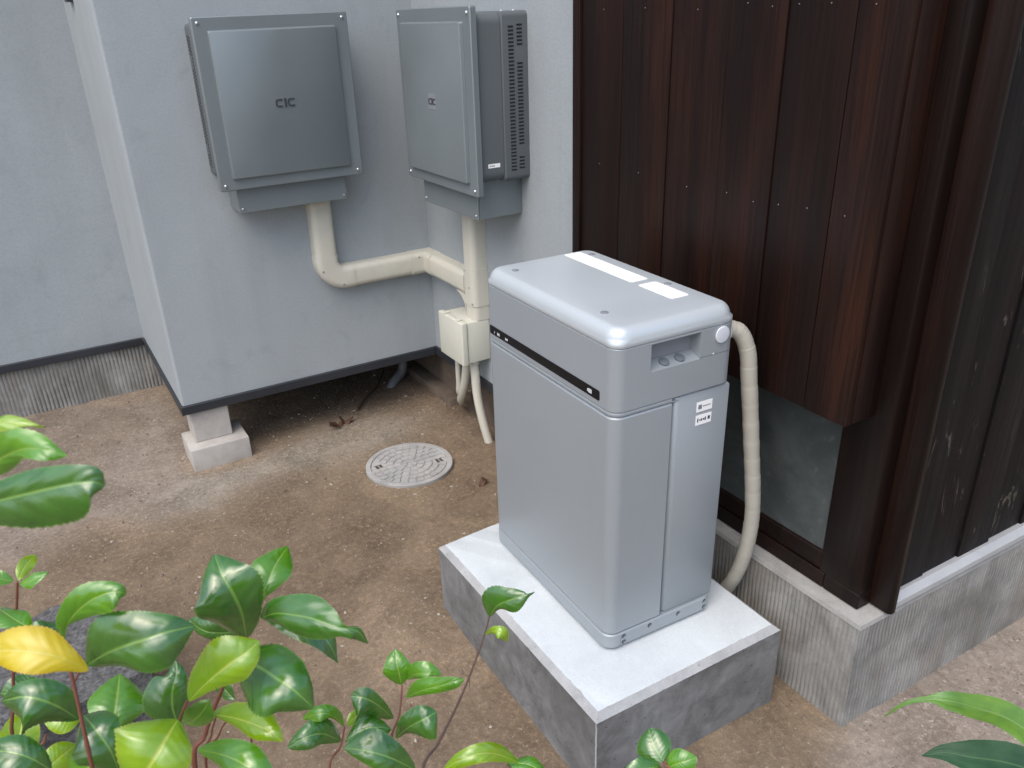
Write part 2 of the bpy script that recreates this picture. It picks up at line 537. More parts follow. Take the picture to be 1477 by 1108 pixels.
# ================================================================== SETTING: ground
def ground_h(x, y):
    h = 0.010 * mnoise.noise((x * 1.3, y * 1.3, 0.3)) + 0.005 * mnoise.noise((x * 5, y * 5, 2.0))
    h += 0.0025 * mnoise.noise((x * 19, y * 19, 5.0)) + 0.0014 * mnoise.noise((x * 47, y * 47, 9.0))
    h += 0.022 * math.exp(-(((x + 0.05) / 0.25) ** 2 + ((y - 0.85) / 0.25) ** 2))      # soil banked against the pad
    h += 0.030 * math.exp(-((x - 0.66) / 0.10) ** 2) * max(0, min(1, (y - 1.0) / 0.3)) * 0.6
    h -= 0.012 * math.exp(-(((x - 0.28) / 0.22) ** 2 + ((y - 1.61) / 0.22) ** 2)) * 0.5
    return h

def axis_coords(lo, hi, step, far):
    inner = list(np.arange(lo, hi + step * 0.5, step))
    g, a, b = step, [], []
    x = lo
    while x > -far:
        g *= 1.35
        x -= g
        a.append(x)
    g = step
    x = inner[-1]
    while x < far:
        g *= 1.35
        x += g
        b.append(x)
    return a[::-1] + inner + b

def smooth(a, b, t):
    t = max(0.0, min(1.0, (t - a) / (b - a)))
    return t * t * (3 - 2 * t)

def soil_tint(x, y):
    base = np.array([0.232, 0.174, 0.115])
    grey = np.array([0.32, 0.29, 0.24])
    pink = np.array([0.325, 0.280, 0.235])
    dark = np.array([0.110, 0.076, 0.055])
    ochre = np.array([0.205, 0.142, 0.090])
    nz = mnoise.noise((x * 2.2, y * 2.2, 7)) * 0.16 + mnoise.noise((x * 7, y * 7, 3)) * 0.08
    c = base.copy()
    w = math.exp(-(((x + 0.15) / 0.55) ** 2 + ((y - 1.25) / 0.55) ** 2)) * (0.8 + nz * 2)                    # damp middle
    c = c * (1 - 0.6 * w) + np.array([0.150, 0.104, 0.066]) * 0.6 * w
    w = smooth(0.10, 0.55, -x + nz * 2.0) * smooth(1.55, 1.95, y + nz)           # left rear, pale and gritty
    c = c * (1 - 0.8 * w) + pink * 0.8 * w
    band = math.exp(-((y - 1.93 - 0.05 * math.sin(x * 4) + nz * 0.6) / 0.14) ** 2) * smooth(-0.75, -0.45, x) * smooth(0.62, 0.25, x)
    c = c * (1 - 0.85 * band) + grey * 0.85 * band
    w = math.exp(-(((x - 0.44) / 0.16) ** 2 + ((y - 1.38) / 0.24) ** 2))
    c = c * (1 - 0.7 * w) + ochre * 0.7 * w
    w = smooth(0.50, 0.75, x - (y + 0.15) * 0.9 + nz * 0.8) * smooth(0.05, -0.12, y + nz * 0.2)   # in front of the wooden house
    c = c * (1 - 0.85 * w) + pink * 1.12 * 0.85 * w
    w = smooth(2.0, 2.25, y + nz * 0.4) * smooth(-0.42, -0.25, x)                # shade under the bay, painted into the soil colour
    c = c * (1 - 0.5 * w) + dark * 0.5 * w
    w = math.exp(-(((x - 0.64) / 0.06) ** 2)) * smooth(1.1, 1.4, y)
    c = c * (1 - 0.4 * w) + dark * 0.4 * w
    w = smooth(0.12, 0.30, mnoise.noise((x * 1.7 + 4, y * 1.7, 21)))
    c = c * (1 - 0.35 * w) + ochre * 0.8 * 0.35 * w
    w = smooth(0.10, 0.34, mnoise.noise((x * 2.6, y * 2.6 + 9, 33)))
    c = c * (1 - 0.45 * w) + (base * 1.45) * 0.45 * w
    return c

xs = axis_coords(-1.7, 1.6, 0.016, 70)
ys = axis_coords(-0.6, 3.15, 0.016, 70)
nx, ny = len(xs), len(ys)
vts = []
tints = []
for yy in ys:
    for xx in xs:
        near = -3 < xx < 3 and -3 < yy < 5
        vts.append((xx, yy, ground_h(xx, yy) if near else 0.0))
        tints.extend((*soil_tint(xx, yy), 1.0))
fcs = [(j * nx + i, j * nx + i + 1, (j + 1) * nx + i + 1, (j + 1) * nx + i) for j in range(ny - 1) for i in range(nx - 1)]
me = bpy.data.meshes.new('ground')
me.from_pydata(vts, [], fcs)
ca = me.attributes.new('Tint', 'FLOAT_COLOR', 'POINT')
ca.data.foreach_set('color', tints)
ground = link_mesh('ground', me, M['soil'], smooth=0)
for p in me.polygons:
    p.use_smooth = True
tag(ground, kind='structure')

# loose grit and pebbles lying on the soil
OCT = [(1, 0, 0), (-1, 0, 0), (0, 1, 0), (0, -1, 0), (0, 0, 1), (0, 0, -1)]
OF = [(0, 2, 4), (2, 1, 4), (1, 3, 4), (3, 0, 4), (2, 0, 5), (1, 2, 5), (3, 1, 5), (0, 3, 5)]
rg = random.Random(5)
pv, pf, pm = [], [], []

def on_obstacle(x, y):
    if -0.01 < x < 0.56 and -0.01 < y < 0.79: return True
    if x > 0.60 and -0.16 < y < 1.1: return True
    if (x - 0.28) ** 2 + (y - 1.61) ** 2 < 0.172 ** 2: return True
    if -0.46 < x < -0.20 and 2.02 < y < 2.25: return True
    if x > 0.69 and y > 1.0: return True
    return y > 3.01

def add_pebble(x, y, s):
    k = len(pv)
    z = ground_h(x, y) + s * 0.25
    a = rg.random() * 6.28
    sc = (s * rg.uniform(0.8, 1.3), s * rg.uniform(0.6, 1.0), s * rg.uniform(0.4, 0.8))
    for q in OCT:
        vx, vy, vz = [q[i] * sc[i] * rg.uniform(0.75, 1.2) for i in range(3)]
        pv.append((x + vx * math.cos(a) - vy * math.sin(a) + rg.uniform(-.2, .2) * s, y + vx * math.sin(a) + vy * math.cos(a), z + vz))
    m_ = 0 if rg.random() < 0.42 else 1
    for f in OF:
        pf.append(tuple(k + i for i in f))
        pm.append(m_)
cnt = 0
while cnt < 26000:
    x = rg.uniform(-1.6, 1.6)
    y = rg.uniform(-0.6, 3.0)
    if on_obstacle(x, y):
        continue
    dens = 0.28 + 0.5 * math.exp(-((y - 1.93) / 0.16) ** 2) * (x > -0.8) + 0.45 * (x < -0.3 and y > 1.5) + 0.6 * (x > 0.6 and y < -0.1)
    dens += 1.3 * max(0, mnoise.noise((x * 3, y * 3, 11))) - 0.12
    dens += 0.6 * math.exp(-((math.hypot(x - 0.28, y - 1.61) - 0.19) / 0.03) ** 2)
    if rg.random() > dens:
        continue
    add_pebble(x, y, min(0.009, 0.0011 * math.exp(rg.gauss(0.25, 0.55))))
    cnt += 1
cnt = 0
while cnt < 520:
    x = rg.uniform(-1.5, 1.5)
    y = rg.uniform(-0.5, 2.9)
    if on_obstacle(x, y):
        continue
    add_pebble(x, y, rg.uniform(0.004, 0.0085))
    cnt += 1
me = bpy.data.meshes.new('pebbles')
me.from_pydata(pv, [], pf)
me.polygons.foreach_set('material_index', pm)
peb = link_mesh('pebbles', me, [M['peb_a'], M['peb_b']], smooth=0)
tag(peb, 'small pale and brown grit scattered over the bare soil', 'grit', 'stuff')

# crumbs of dead leaf, bark and needle lying on the soil
lv, lf = [], []
cnt = 0
while cnt < 420:
    x = rg.uniform(-1.5, 1.5)
    y = rg.uniform(-0.5, 2.95)
    edge = min(abs(y - 2.95), abs(x - 0.61) if y < 1.1 else 9, abs(x - 0.66) if y > 1 else 9)
    if on_obstacle(x, y) or rg.random() > 0.35 + math.exp(-edge / 0.06):
        continue
    cnt += 1
    k = len(lv)
    L, w = (rg.uniform(0.008, 0.03), rg.uniform(0.0006, 0.0012)) if rg.random() < 0.4 else (rg.uniform(0.004, 0.012), rg.uniform(0.002, 0.005))
    a = rg.random() * 6.28
    z = ground_h(x, y) + 0.0018
    for (u, v, q) in ((-1, 0, 0), (-0.2, 1, 1), (1, 0.2, 0), (0.1, -1, 0.6)):
        lv.append((x + u * L / 2 * math.cos(a) - v * w / 2 * math.sin(a), y + u * L / 2 * math.sin(a) + v * w / 2 * math.cos(a), z + q * rg.uniform(0.0, 0.003)))
    lv.append((x, y, z + 0.0025))
    lf += [(k, k + 1, k + 4), (k + 1, k + 2, k + 4), (k + 2, k + 3, k + 4), (k + 3, k, k + 4), (k + 3, k + 2, k + 1, k)]
me = bpy.data.meshes.new('leaf_litter')
me.from_pydata(lv, [], lf)
tag(link_mesh('leaf_litter', me, M['dead'], smooth=0), 'dark crumbs of dead leaf and bark scattered on the soil', 'litter', 'stuff')

# ================================================================== grey stucco house
FX0, FY, FX1, LY = -0.4386, 2.0865, 0.6536, 3.0013
ZB = 0.262
house = thing('stucco_house', (FX0, FY, 0), 'grey white stucco house with a projecting bay and dark flashing along its foot', 'house')
b = B(); b.box(FX0, FX1, FY, FY + 0.11, ZB, 3.2); b.bevel_if(0.010, 4, lambda p, q: p.x < FX0 + 1e-4 and q.x < FX0 + 1e-4 and p.y < FY + 1e-4 and q.y < FY + 1e-4); b.build('front_wall', M['stucco'], house)
b = B(); b.box(FX0, FX0 + 0.10, FY + 0.11, LY, ZB, 3.2); b.build('side_wall', M['stucco'], house)
b = B(); b.box(-7, FX0 + 0.10, LY, LY + 0.12, ZB, 3.2); b.build('rear_wall', M['stucco'], house)
b = B(); b.box(FX1, FX1 + 0.11, 0.92, LY + 0.12, ZB, 3.2); b.build('return_wall', M['stucco'], house)
b = B(); b.box(FX0 + 0.012, FX1 + 0.10, FY + 0.012, LY + 0.10, 0.236, 0.260); b.build('bay_floor', M['wood_black'], house)
# flashing strips, 7 mm proud of the stucco, with a turned lip
def flashing(x0, x1, y0, y1, nm='flashing'):
    bb = B(); bb.box(x0, x1, y0, y1, 0.225, ZB - 0.001); bb.bevel(0.002, 1)
    bb.build(nm, M['flash'], house)
flashing(FX0 - 0.008, FX1 - 0.010, FY - 0.009, FY + 0.010)
flashing(FX0 - 0.008, FX0 + 0.010, FY + 0.0105, LY - 0.010)
flashing(-7, FX0 - 0.009, LY - 0.009, LY + 0.011)
flashing(FX1 - 0.009, FX1 + 0.02, 0.93, LY)

def ribbed_wall(nm, path, z0, z1, mat, parent, pitch=0.0105, amp=0.0018, zdiv=20, top=None, rib_y=3.2, seed=0.0):
    """vertical comb grooves along a plan path (list of 2D points, outside to the right-hand normal)"""
    pts = []
    for (ax, ay), (bx, by) in zip(path, path[1:]):
        L = math.hypot(bx - ax, by - ay)
        nn = max(2, int(L / (pitch / 8)))
        tx, ty = (bx - ax) / L, (by - ay) / L
        for i in range(nn):
            s = L * i / nn
            pts.append((ax + tx * s, ay + ty * s, ty, -tx, s, min(s, L - s)))
    pts.append((*path[-1], ty, -tx, L, 0))
    rows = []
    dirt = []
    bm = bmesh.new()
    for k in range(zdiv + 1):
        z = z0 + (z1 - z0) * k / zdiv
        row = []
        for (x, y, nx_, ny_, s, e) in pts:
            worn = smooth(-0.35, 0.35, mnoise.noise((x * 6 + seed, y * 6, z * 7)))
            a = amp * (0.35 + 0.9 * worn) * min(1, e / 0.02)
            g_ = max(0.0, math.sin(2 * math.pi * (s + 0.0014 * mnoise.noise((s * 8, z * 9, 1))) / pitch))
            d = -a * (rib_y if abs(ny_) > 0.5 else 1.3) * g_ ** 0.8 * (0.75 + 0.5 * mnoise.noise((s * 60, z * 30, 2))) + 0.0022 * mnoise.noise((x * 22, y * 22, z * 22))
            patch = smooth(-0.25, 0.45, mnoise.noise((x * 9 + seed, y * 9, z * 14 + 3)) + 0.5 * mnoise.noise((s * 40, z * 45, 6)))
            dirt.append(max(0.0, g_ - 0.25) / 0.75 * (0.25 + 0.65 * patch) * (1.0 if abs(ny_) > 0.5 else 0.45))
            row.append(bm.verts.new((x + nx_ * d, y + ny_ * d, z)))
        rows.append(row)
    for r0, r1 in zip(rows, rows[1:]):
        for i in range(len(pts) - 1):
            bm.faces.new((r0[i], r0[i + 1], r1[i + 1], r1[i]))
    bb = B(); bb.bm.free(); bb.bm = bm
    ob = bb.build(nm, mat, parent, smooth=60)
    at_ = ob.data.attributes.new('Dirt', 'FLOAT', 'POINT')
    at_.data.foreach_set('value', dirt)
    return ob

# foundation of the left wall (comb-brushed)
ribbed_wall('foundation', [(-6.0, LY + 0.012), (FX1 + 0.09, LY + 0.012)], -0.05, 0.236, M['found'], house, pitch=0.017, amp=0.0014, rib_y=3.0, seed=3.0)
b = B(); b.box(FX1 + 0.045, FX1 + 0.12, 0.95, LY + 0.02, -0.05, 0.235); b.build('foundation', M['found_dirty'], house)
b = B(); b.box(FX1 - 0.02, FX1 + 0.05, 1.95, LY + 0.01, -0.05, 0.055); b.bevel(0.006, 2); b.build('footing_ledge', M['found_dirty'], house)
# dark bracket on the side wall near the top of the frame
b = B(); b.box(FX0 - 0.020, FX0, 2.60, 2.70, 1.675, 1.705); b.bevel(0.003, 1); b.build('bracket', M['flash'], house)

# concrete pier under the corner of the bay
pier = thing('concrete_pier', (-0.36, 2.09, 0), 'pale square concrete pier holding up the corner of the stucco bay', 'pier')
b = B(); b.box(-0.4517, -0.2240, 2.0325, 2.225, -0.05, 0.0913); b.bevel(0.005, 2); b.build('base_block', M['pier'], pier)
b = B(); b.box(-0.4176, -0.2720, 2.0957, 2.215, 0.0913, 0.2250); b.bevel(0.003, 1); b.build('upright_block', M['pier'], pier)

# grey drain bend under the bay
o = B().tube(bez([(0.60, 2.36, 0.232), (0.60, 2.36, 0.12), (0.585, 2.355, 0.06), (0.53, 2.34, 0.02), (0.50, 2.33, -0.02)], 8), 0.022, 16).build('drain_pipe', M['pvc_dark'], None, off=(0.60, 2.36, 0))
tag(o, 'short grey drain pipe bending into the soil in the dark under the bay', 'pipe')

# ================================================================== dark wooden house
WX, WY, WH = 0.6271, -0.151, 0.3136
SX = 0.6573
KX, KY, KZ = 0.5673, -0.0695, 0.7995
wh = thing('wooden_house', (SX, WY + 0.04, 0), 'dark stained wooden house with vertical boards on a ribbed concrete foundation', 'house')
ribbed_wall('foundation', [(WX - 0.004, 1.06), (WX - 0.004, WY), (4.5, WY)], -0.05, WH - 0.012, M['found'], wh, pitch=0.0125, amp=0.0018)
# ledge on top of the foundation
b = B()
b.prism([[(WX - 0.006, WY - 0.002, WH - 0.013), (4.5, WY - 0.002, WH - 0.013), (4.5, 1.06, WH - 0.013), (WX - 0.006, 1.06, WH - 0.013)],
         [(WX - 0.003, WY + 0.001, WH - 0.003), (4.5, WY + 0.001, WH - 0.003), (4.5, 1.06, WH - 0.003), (WX - 0.003, 1.06, WH - 0.003)],
         [(WX + 0.004, WY + 0.008, WH), (4.5, WY + 0.008, WH), (4.5, 1.06, WH), (WX + 0.004, 1.06, WH)]])
b.build('foundation_ledge', M['found_top'], wh)
# sill, corner post, dull panel under the clad bay
b = B(); b.box(SX, SX + 0.12, -0.0120, 1.05, WH + 0.001, 0.3560); b.bevel(0.003, 1); b.build('sill_board', M['post'], wh)
b = B(); b.box(SX + 0.006, SX + 0.12, 0.0045, 1.05, 0.3565, 0.4055); b.bevel(0.004, 1); b.build('sill_board', M['post'], wh)
b = B(); b.box(SX, SX + 0.043, -0.1110, 0.0040, 0.3565, 3.2); b.bevel(0.004, 2); b.build('corner_post', M['post'], wh)
b = B(); b.box(SX, SX + 0.043, -0.1110, -0.0125, WH + 0.001, 0.3560); b.bevel(0.003, 1); b.build('post_foot', M['post'], wh)
b = B(); b.box(SX + 0.014, SX + 0.03, 0.0045, 1.05, 0.4060, KZ + 0.05); b.build('lower_panel', M['sheet'], wh)
# the clad bay: core and boards
b = B(); b.box(KX + 0.019, SX - 0.001, KY + 0.019, 0.900, KZ + 0.014, 3.2); b.build('bay_core', M['wood_black'], wh)
bounds = [0.870, 0.701, 0.525, 0.350, 0.196, 0.041, KY]
proud = [0.0, 0.001, -0.001, 0.0018, -0.0005, 0.0012]
zoff = [0.0, 0.002, 0.0, -0.001, 0.001, 0.0]
for i in range(6):
    y1, y0 = bounds[i], bounds[i + 1]
    b = B(); b.box(KX - proud[i], KX + 0.018, y0 + 0.0012, y1 - 0.0012, KZ + zoff[i], 3.2); b.bevel(0.0022, 2)
    b.build('board', M['wood'], wh)
b = B(); b.box(KX - 0.006, KX + 0.030, 0.872, 0.905, KZ - 0.005, 3.2); b.bevel(0.003, 2); b.build('edge_trim', M['post'], wh)
b = B(); b.box(KX + 0.0185, SX - 0.001, KY, KY + 0.018, KZ + 0.001, 3.2); b.bevel(0.003, 2); b.build('end_board', M['wood'], wh)
b = B(); b.box(KX + 0.0185, SX - 0.001, KY + 0.0185, 0.90, KZ + 0.002, KZ + 0.0135); b.build('soffit_board', M['wood_black'], wh)
# cornerboard beside the post
b = B()
b.prism([[(x, y, z) for x, y in ((0.7005, -0.160), (0.7065, -0.166), (0.7195, -0.166), (0.7250, -0.160), (0.7250, -0.105), (0.7005, -0.105))] for z in (WH + 0.004, 3.2)])
b.bevel(0.002, 1); b.build('corner_batten', M['post'], wh)
b = B()
b.prism([[(x, y, z) for x, y in ((0.7255, -0.158), (0.7345, -0.158), (0.7345, -0.120), (0.7255, -0.120))] for z in (0.352, 3.2)])
b.bevel(0.003, 2); b.build('corner_batten', M['post'], wh)
# right-hand boards, slightly overlapping
x = 0.735
k = 0
widths = [0.118, 0.132, 0.126, 0.135, 0.12, 0.13]
while x < 2.6:
    w = widths[k % 6]
    d = 0.0 if k % 2 else 0.005
    b = B(); b.box(x + 0.001, x + w - 0.001, -0.131 - d, -0.108, 0.350 - 0.002 * (k % 3), 3.2); b.bevel(0.0022, 2)
    b.build('board', M['wood_black'], wh)
    x += w
    k += 1
b = B(); b.box(0.726, 2.6, -0.1075, -0.08, 0.33, 3.2); b.build('wall_core', M['wood_black'], wh)
# zinc drip flashing under the right-hand boards
b = B()
prof = [(-0.112, 0.349), (-0.143, 0.349), (-0.158, 0.336), (-0.158, 0.322), (-0.1555, 0.322), (-0.1555, 0.334), (-0.1415, 0.3465), (-0.112, 0.3465)]
segs = [0.7255, 1.055, 1.42, 2.6]
for s0, s1 in zip(segs, segs[1:]):
    b = B()
    b.prism([[(xx, y, z) for y, z in prof] for xx in (s0 + 0.0008, s1)])
    b.build('drip_flashing', M['flash_zinc'], wh, smooth=20)
b = B(); b.box(0.7255, 2.6, -0.140, -0.112, WH + 0.001, 0.346); b.build('base_rail', M['wood_black'], wh)
# nail heads in three rows on the boards
nb = B()
rn = random.Random(3)
for (y, z) in [(yy, zz) for zz in (1.585, 1.215) for yy in (0.78, 0.62, 0.44, 0.31, 0.24, 0.16, 0.09, 0.0)]:
    nb.dome((KX - 0.0036, y + rn.uniform(-.01, .01), z + rn.uniform(-.006, .006)), (-1, 0, 0), 0.0016, 0.0010, 8, 2)
tag(nb.build('nail_heads', M['pvc_dark'], wh), kind='stuff')

# ================================================================== inverter boxes
def ribbon(bb, path, w, y0, y1):
    """thin bar stroke through (x, z) points"""
    L, Rr = [], []
    for i, (x, z) in enumerate(path):
        a = path[max(i - 1, 0)]; c = path[min(i + 1, len(path) - 1)]
        tx, tz = c[0] - a[0], c[1] - a[1]
        l = math.hypot(tx, tz)
        L.append((x - tz / l * w / 2, z + tx / l * w / 2)); Rr.append((x + tz / l * w / 2, z - tx / l * w / 2))
    for i in range(len(path) - 1):
        q = [L[i], L[i + 1], Rr[i + 1], Rr[i]]
        bb.prism([[(p[0], y1, p[1]) for p in q], [(p[0], y0, p[1]) for p in q]])

def letter_c(cx, cz, w, h, n=7):
    r = h * 0.32
    P = [(cx + w / 2, cz + h / 2)]
    for i in range(n + 1):
        a = rad(90 + 90 * i / n); P.append((cx - w / 2 + r + r * math.cos(a), cz + h / 2 - r + r * math.sin(a)))
    for i in range(n + 1):
        a = rad(180 + 90 * i / n); P.append((cx - w / 2 + r + r * math.cos(a), cz - h / 2 + r + r * math.sin(a)))
    P.append((cx + w / 2, cz - h / 2))
    return P

def inverter(x0, y0, z0, W, H, D, rotz, label, case_front, badge=False):
    t = thing('inverter_box', (x0 + W / 2, y0 + D, z0), label, 'inverter box', rotz, 'wall mounted inverter boxes')
    pt = 0.020
    # cover plate with folded rim and raised centre
    b = B()
    def ring(ins, y, r):
        return [(px, y, pz) for px, pz, _ in rrect(x0 + ins, x0 + W - ins, z0 + ins, z0 + H - ins, r, 0, 5)]
    b.prism([ring(0.000, y0 + pt, 0.006), ring(0.0, y0 + 0.003, 0.006), ring(0.003, y0, 0.004)])
    cover = b.build('cover_plate', M['box_metal'], t)
    cx0, cx1, cz0, cz1 = x0 + 0.044, x0 + W - 0.046, z0 + 0.036, z0 + H - 0.040
    b = B()
    def ring2(ins, y, r):
        return [(px, y, pz) for px, pz, _ in rrect(cx0 + ins, cx1 - ins, cz0 + ins, cz1 - ins, r, 0, 5)]
    b.prism([ring2(0, y0 - 0.0002, 0.006), ring2(0.002, y0 - 0.010, 0.006), ring2(0.005, y0 - 0.0125, 0.005)])
    pan = b.build('raised_panel', M['box_metal'], t)
    for sx_ in (x0 + 0.019, x0 + W - 0.019):
        for sz_ in (z0 + 0.018, z0 + H - 0.018):
            b = B(); b.dome((sx_, y0 - 0.0003, sz_), (0, -1, 0), 0.0062, 0.0045); b.build('screw', M['screw'], t)
    # letters
    lx, lz = x0 + W * 0.505, z0 + H * 0.498
    k = 1.0
    if badge:
        b = B(); b.box(lx - 0.028, lx + 0.028, y0 - 0.0136, y0 - 0.0127, lz - 0.024, lz + 0.024)
        b.build('badge', M['cap_grey'], t)
        k = 0.72
    b = B()
    yf, yb = y0 - 0.0150, (y0 - 0.0137 if badge else y0 - 0.0127)
    ribbon(b, letter_c(lx - 0.0205 * k, lz, 0.021 * k, 0.021 * k), 0.0052 * k, yf, yb)
    ribbon(b, letter_c(lx + 0.0215 * k, lz, 0.021 * k, 0.021 * k), 0.0052 * k, yf, yb)
    ribbon(b, [(lx + 0.0005, lz + 0.0145 * k), (lx + 0.0005, lz - 0.0140 * k)], 0.0072 * k, yf - 0.0002, yb)
    b.build('lettering', M['ink'], t)
    # case behind the cover: front half and rear half
    ins = 0.012
    ym = y0 + D * case_front
    def cring(y, i, r=0.030):
        return [(px, y, pz) for px, pz, _ in rrect(x0 + ins + i, x0 + W - ins - i, z0 + 0.040 + i, z0 + H - 0.020 - i, r, 0, 6)]
    b = B(); b.prism([cring(ym, 0), cring(y0 + pt + 0.002, 0)]); b.build('front_case', M['box_case'], t)
    b = B(); b.prism([cring(y0 + D, -0.003, .016), cring(ym + 0.006, -0.003, .016), cring(ym + 0.002, 0.001, .02)])
    rear = b.build('rear_case', M['box_case'], t)
    # vent slots with tiny hoods on both flanks of the rear case
    sl, hd = B(), B()
    rows = 40
    zt, zb_ = z0 + H - 0.060, z0 + 0.070
    for side in (-1, 1):
        xf = x0 + ins - 0.0032 if side < 0 else x0 + W - ins + 0.0032
        dcol = (D * (1 - case_front) - 0.010)
        for col in (0, 1):
            ya = ym + 0.010 + dcol * (0.18 + 0.36 * col)
            yb2 = ya + dcol * 0.22
            for r_ in range(rows):
                if col == 1 and r_ in (6, 7, 8, 9, 33, 34, 35):
                    continue
                z = zt - (zt - zb_) * r_ / (rows - 1) + (0.004 if col else 0)
                xa, xb = sorted((xf, xf + side * 0.0006))
                sl.box(xa, xb, ya, yb2, z - 0.0022, z + 0.0022)
                xa, xb = sorted((xf, xf + side * 0.0018))
                hd.box(xa, xb, ya - 0.0008, yb2 + 0.0008, z + 0.0030, z + 0.0042)
    tag(sl.build('vent_slots', M['dark'], t), kind='stuff')
    tag(hd.build('vent_hoods', M['box_case'], t), kind='stuff')
    for sy_, sz_ in ((0.30, H - 0.0225), (0.75, H - 0.0225)):
        yy = ym + (y0 + D - ym) * sy_
        b = B(); b.dome((x0 + W - 0.05, yy, z0 + sz_ + 0.004), (0, 0, 1), 0.005, 0.005); b.build('screw', M['screw'], t)
    # cable skirt below
    kx0, kx1 = x0 + 0.058, x0 + W - 0.062
    b = B(); b.box(kx0, kx1, y0 + 0.030, y0 + 0.036, z0 - 0.086, z0 + 0.035); b.bevel(0.0015, 1)
    sk = b.build('cable_skirt', M['box_metal'], t)
    for xx in (kx0, kx1 - 0.004):
        b = B(); b.box(xx, xx + 0.004, y0 + 0.0365, y0 + D - 0.001, z0 - 0.083, z0 + 0.039); b.build('skirt_side', M['box_metal'], t)
    b = B(); b.box(kx0 + 0.005, kx1 - 0.005, y0 + 0.0365, y0 + D - 0.001, z0 - 0.080, z0 - 0.077); b.build('skirt_base', M['box_metal'], t)
    for xx in (kx0 + 0.012, kx1 - 0.012):
        b = B(); b.dome((xx, y0 + 0.0295, z0 - 0.072), (0, -1, 0), 0.0045, 0.0035); b.build('screw', M['screw'], t)
    return t

inverter(-0.1811, 1.929, 1.0661, 0.5186, 0.5412, 2.0863 - 1.929, 0.0,
         'left grey inverter box seen face on, dark letters on its square cover', 0.55)
tR = inverter(-1.7827, 0.4555, 1.0661, 0.5186, 0.5412, 0.6534 - 0.4555, rad(-90),
         'right grey inverter box seen from the side, vent slots on its flank', 0.53, True)
# small white sticker on the flank of the right box
b = B(); b.box(-1.2641 - 0.012 + 0.0001, -1.2641 - 0.012 + 0.0010, 0.503, 0.545, 1.150, 1.162)
b.build('sticker', M['label'], tR)
b = B()
for q in range(5):
    b.box(-1.2641 - 0.012 + 0.0011, -1.2641 - 0.012 + 0.0014, 0.507 + q * 0.004, 0.5095 + q * 0.004, 1.154, 1.158)
b.build('sticker_print', M['ink_soft'], tR)

# ================================================================== cable duct
duct = thing('cable_duct', (0.195, 2.0865, 0.61), 'cream cable duct running from the left inverter round the inner corner to the junction box', 'cable duct')
YF = 2.0862
FXW = FX1 - 0.0004
def long_edges(ax, test):
    """edges running along the duct (axis index ax) on its exposed side"""
    return lambda p, q: abs(p[ax] - q[ax]) > 0.012 and all(abs(p[k] - q[k]) < 1e-5 for k in range(3) if k != ax) and test(p)
def duct_bar(nm, x0, x1, y0, y1, z0, z1, ax, bev=0.024):
    b = B(); b.box(x0, x1, y0, y1, z0, z1)
    face = (lambda p: p.y < y0 + 1e-4) if y1 >= YF - 1e-4 and ax != 1 and x1 < FXW - 1e-4 else (lambda p: p.x < x0 + 1e-4)
    b.bevel_if(bev, 5, long_edges(ax, face)); b.build(nm, M['duct'], duct, smooth=50)
duct_bar('vertical_duct', 0.1500, 0.2370, 2.028, YF, 0.7555, 1.02, 2)
def elbow(nm, c, r_in, r_out, a0, a1, y0, y1, mat):
    bb = B(); n = 14; rings = []
    pr_ = [(r_in, 0.0), (r_in, 0.60)] + [(r_in + 0.024 * (1 - math.cos(rad(a))), 0.60 + 0.40 * math.sin(rad(a))) for a in (20, 40, 60, 80, 90)]
    pr_ += [(r_out - 0.024 * (1 - math.cos(rad(a))), 0.60 + 0.40 * math.sin(rad(a))) for a in (90, 80, 60, 40, 20, 0)] + [(r_out, 0.0)]
    for i in range(n + 1):
        a = rad(a0 + (a1 - a0) * i / n)
        rings.append([(c[0] + rr * math.cos(a), y1 + (y0 - y1) * t, c[1] + rr * math.sin(a)) for rr, t in pr_])
    bb.prism(rings); return bb.build(nm, mat, duct, smooth=50)
elbow('elbow', (0.2660, 0.7330), 0.0270, 0.1185, 180, 270, 2.0262, YF, M['duct'])
duct_bar('elbow_socket', 0.1478, 0.2392, 2.0262, YF, 0.7332, 0.7553, 2)
duct_bar('elbow_socket', 0.2662, 0.2950, 2.0262, YF, 0.6143, 0.7062, 0)
duct_bar('horizontal_duct', 0.2952, 0.5448, 2.0285, YF, 0.6160, 0.7040, 0)
# corner piece, one L in plan
b = B()
Lp = [(0.5450, 2.0265), (0.5955, 2.0265), (0.5955, 1.9780), (FXW, 1.9780), (FXW, YF), (0.5450, YF)]
b.prism([[(x, y, z) for x, y in Lp] for z in (0.6142, 0.7058)])
b.bevel_if(0.022, 6, lambda p, q: abs(p.z - q.z) < 1e-5 and ((abs(p.y - 2.0265) < 1e-4 and abs(q.y - 2.0265) < 1e-4) or (abs(p.x - 0.5955) < 1e-4 and abs(q.x - 0.5955) < 1e-4)))
b.build('corner_piece', M['duct'], duct, smooth=50)
duct_bar('return_duct', 0.5975, FXW, 1.6898, 1.9778, 0.6160, 0.7040, 1, 0.022)
duct_bar('riser_duct', 0.5920, FXW, 1.588, 1.672, 0.7353, 1.03, 2)
duct_bar('riser_duct', 0.5920, FXW, 1.588, 1.672, 0.5342, 0.5898, 2)
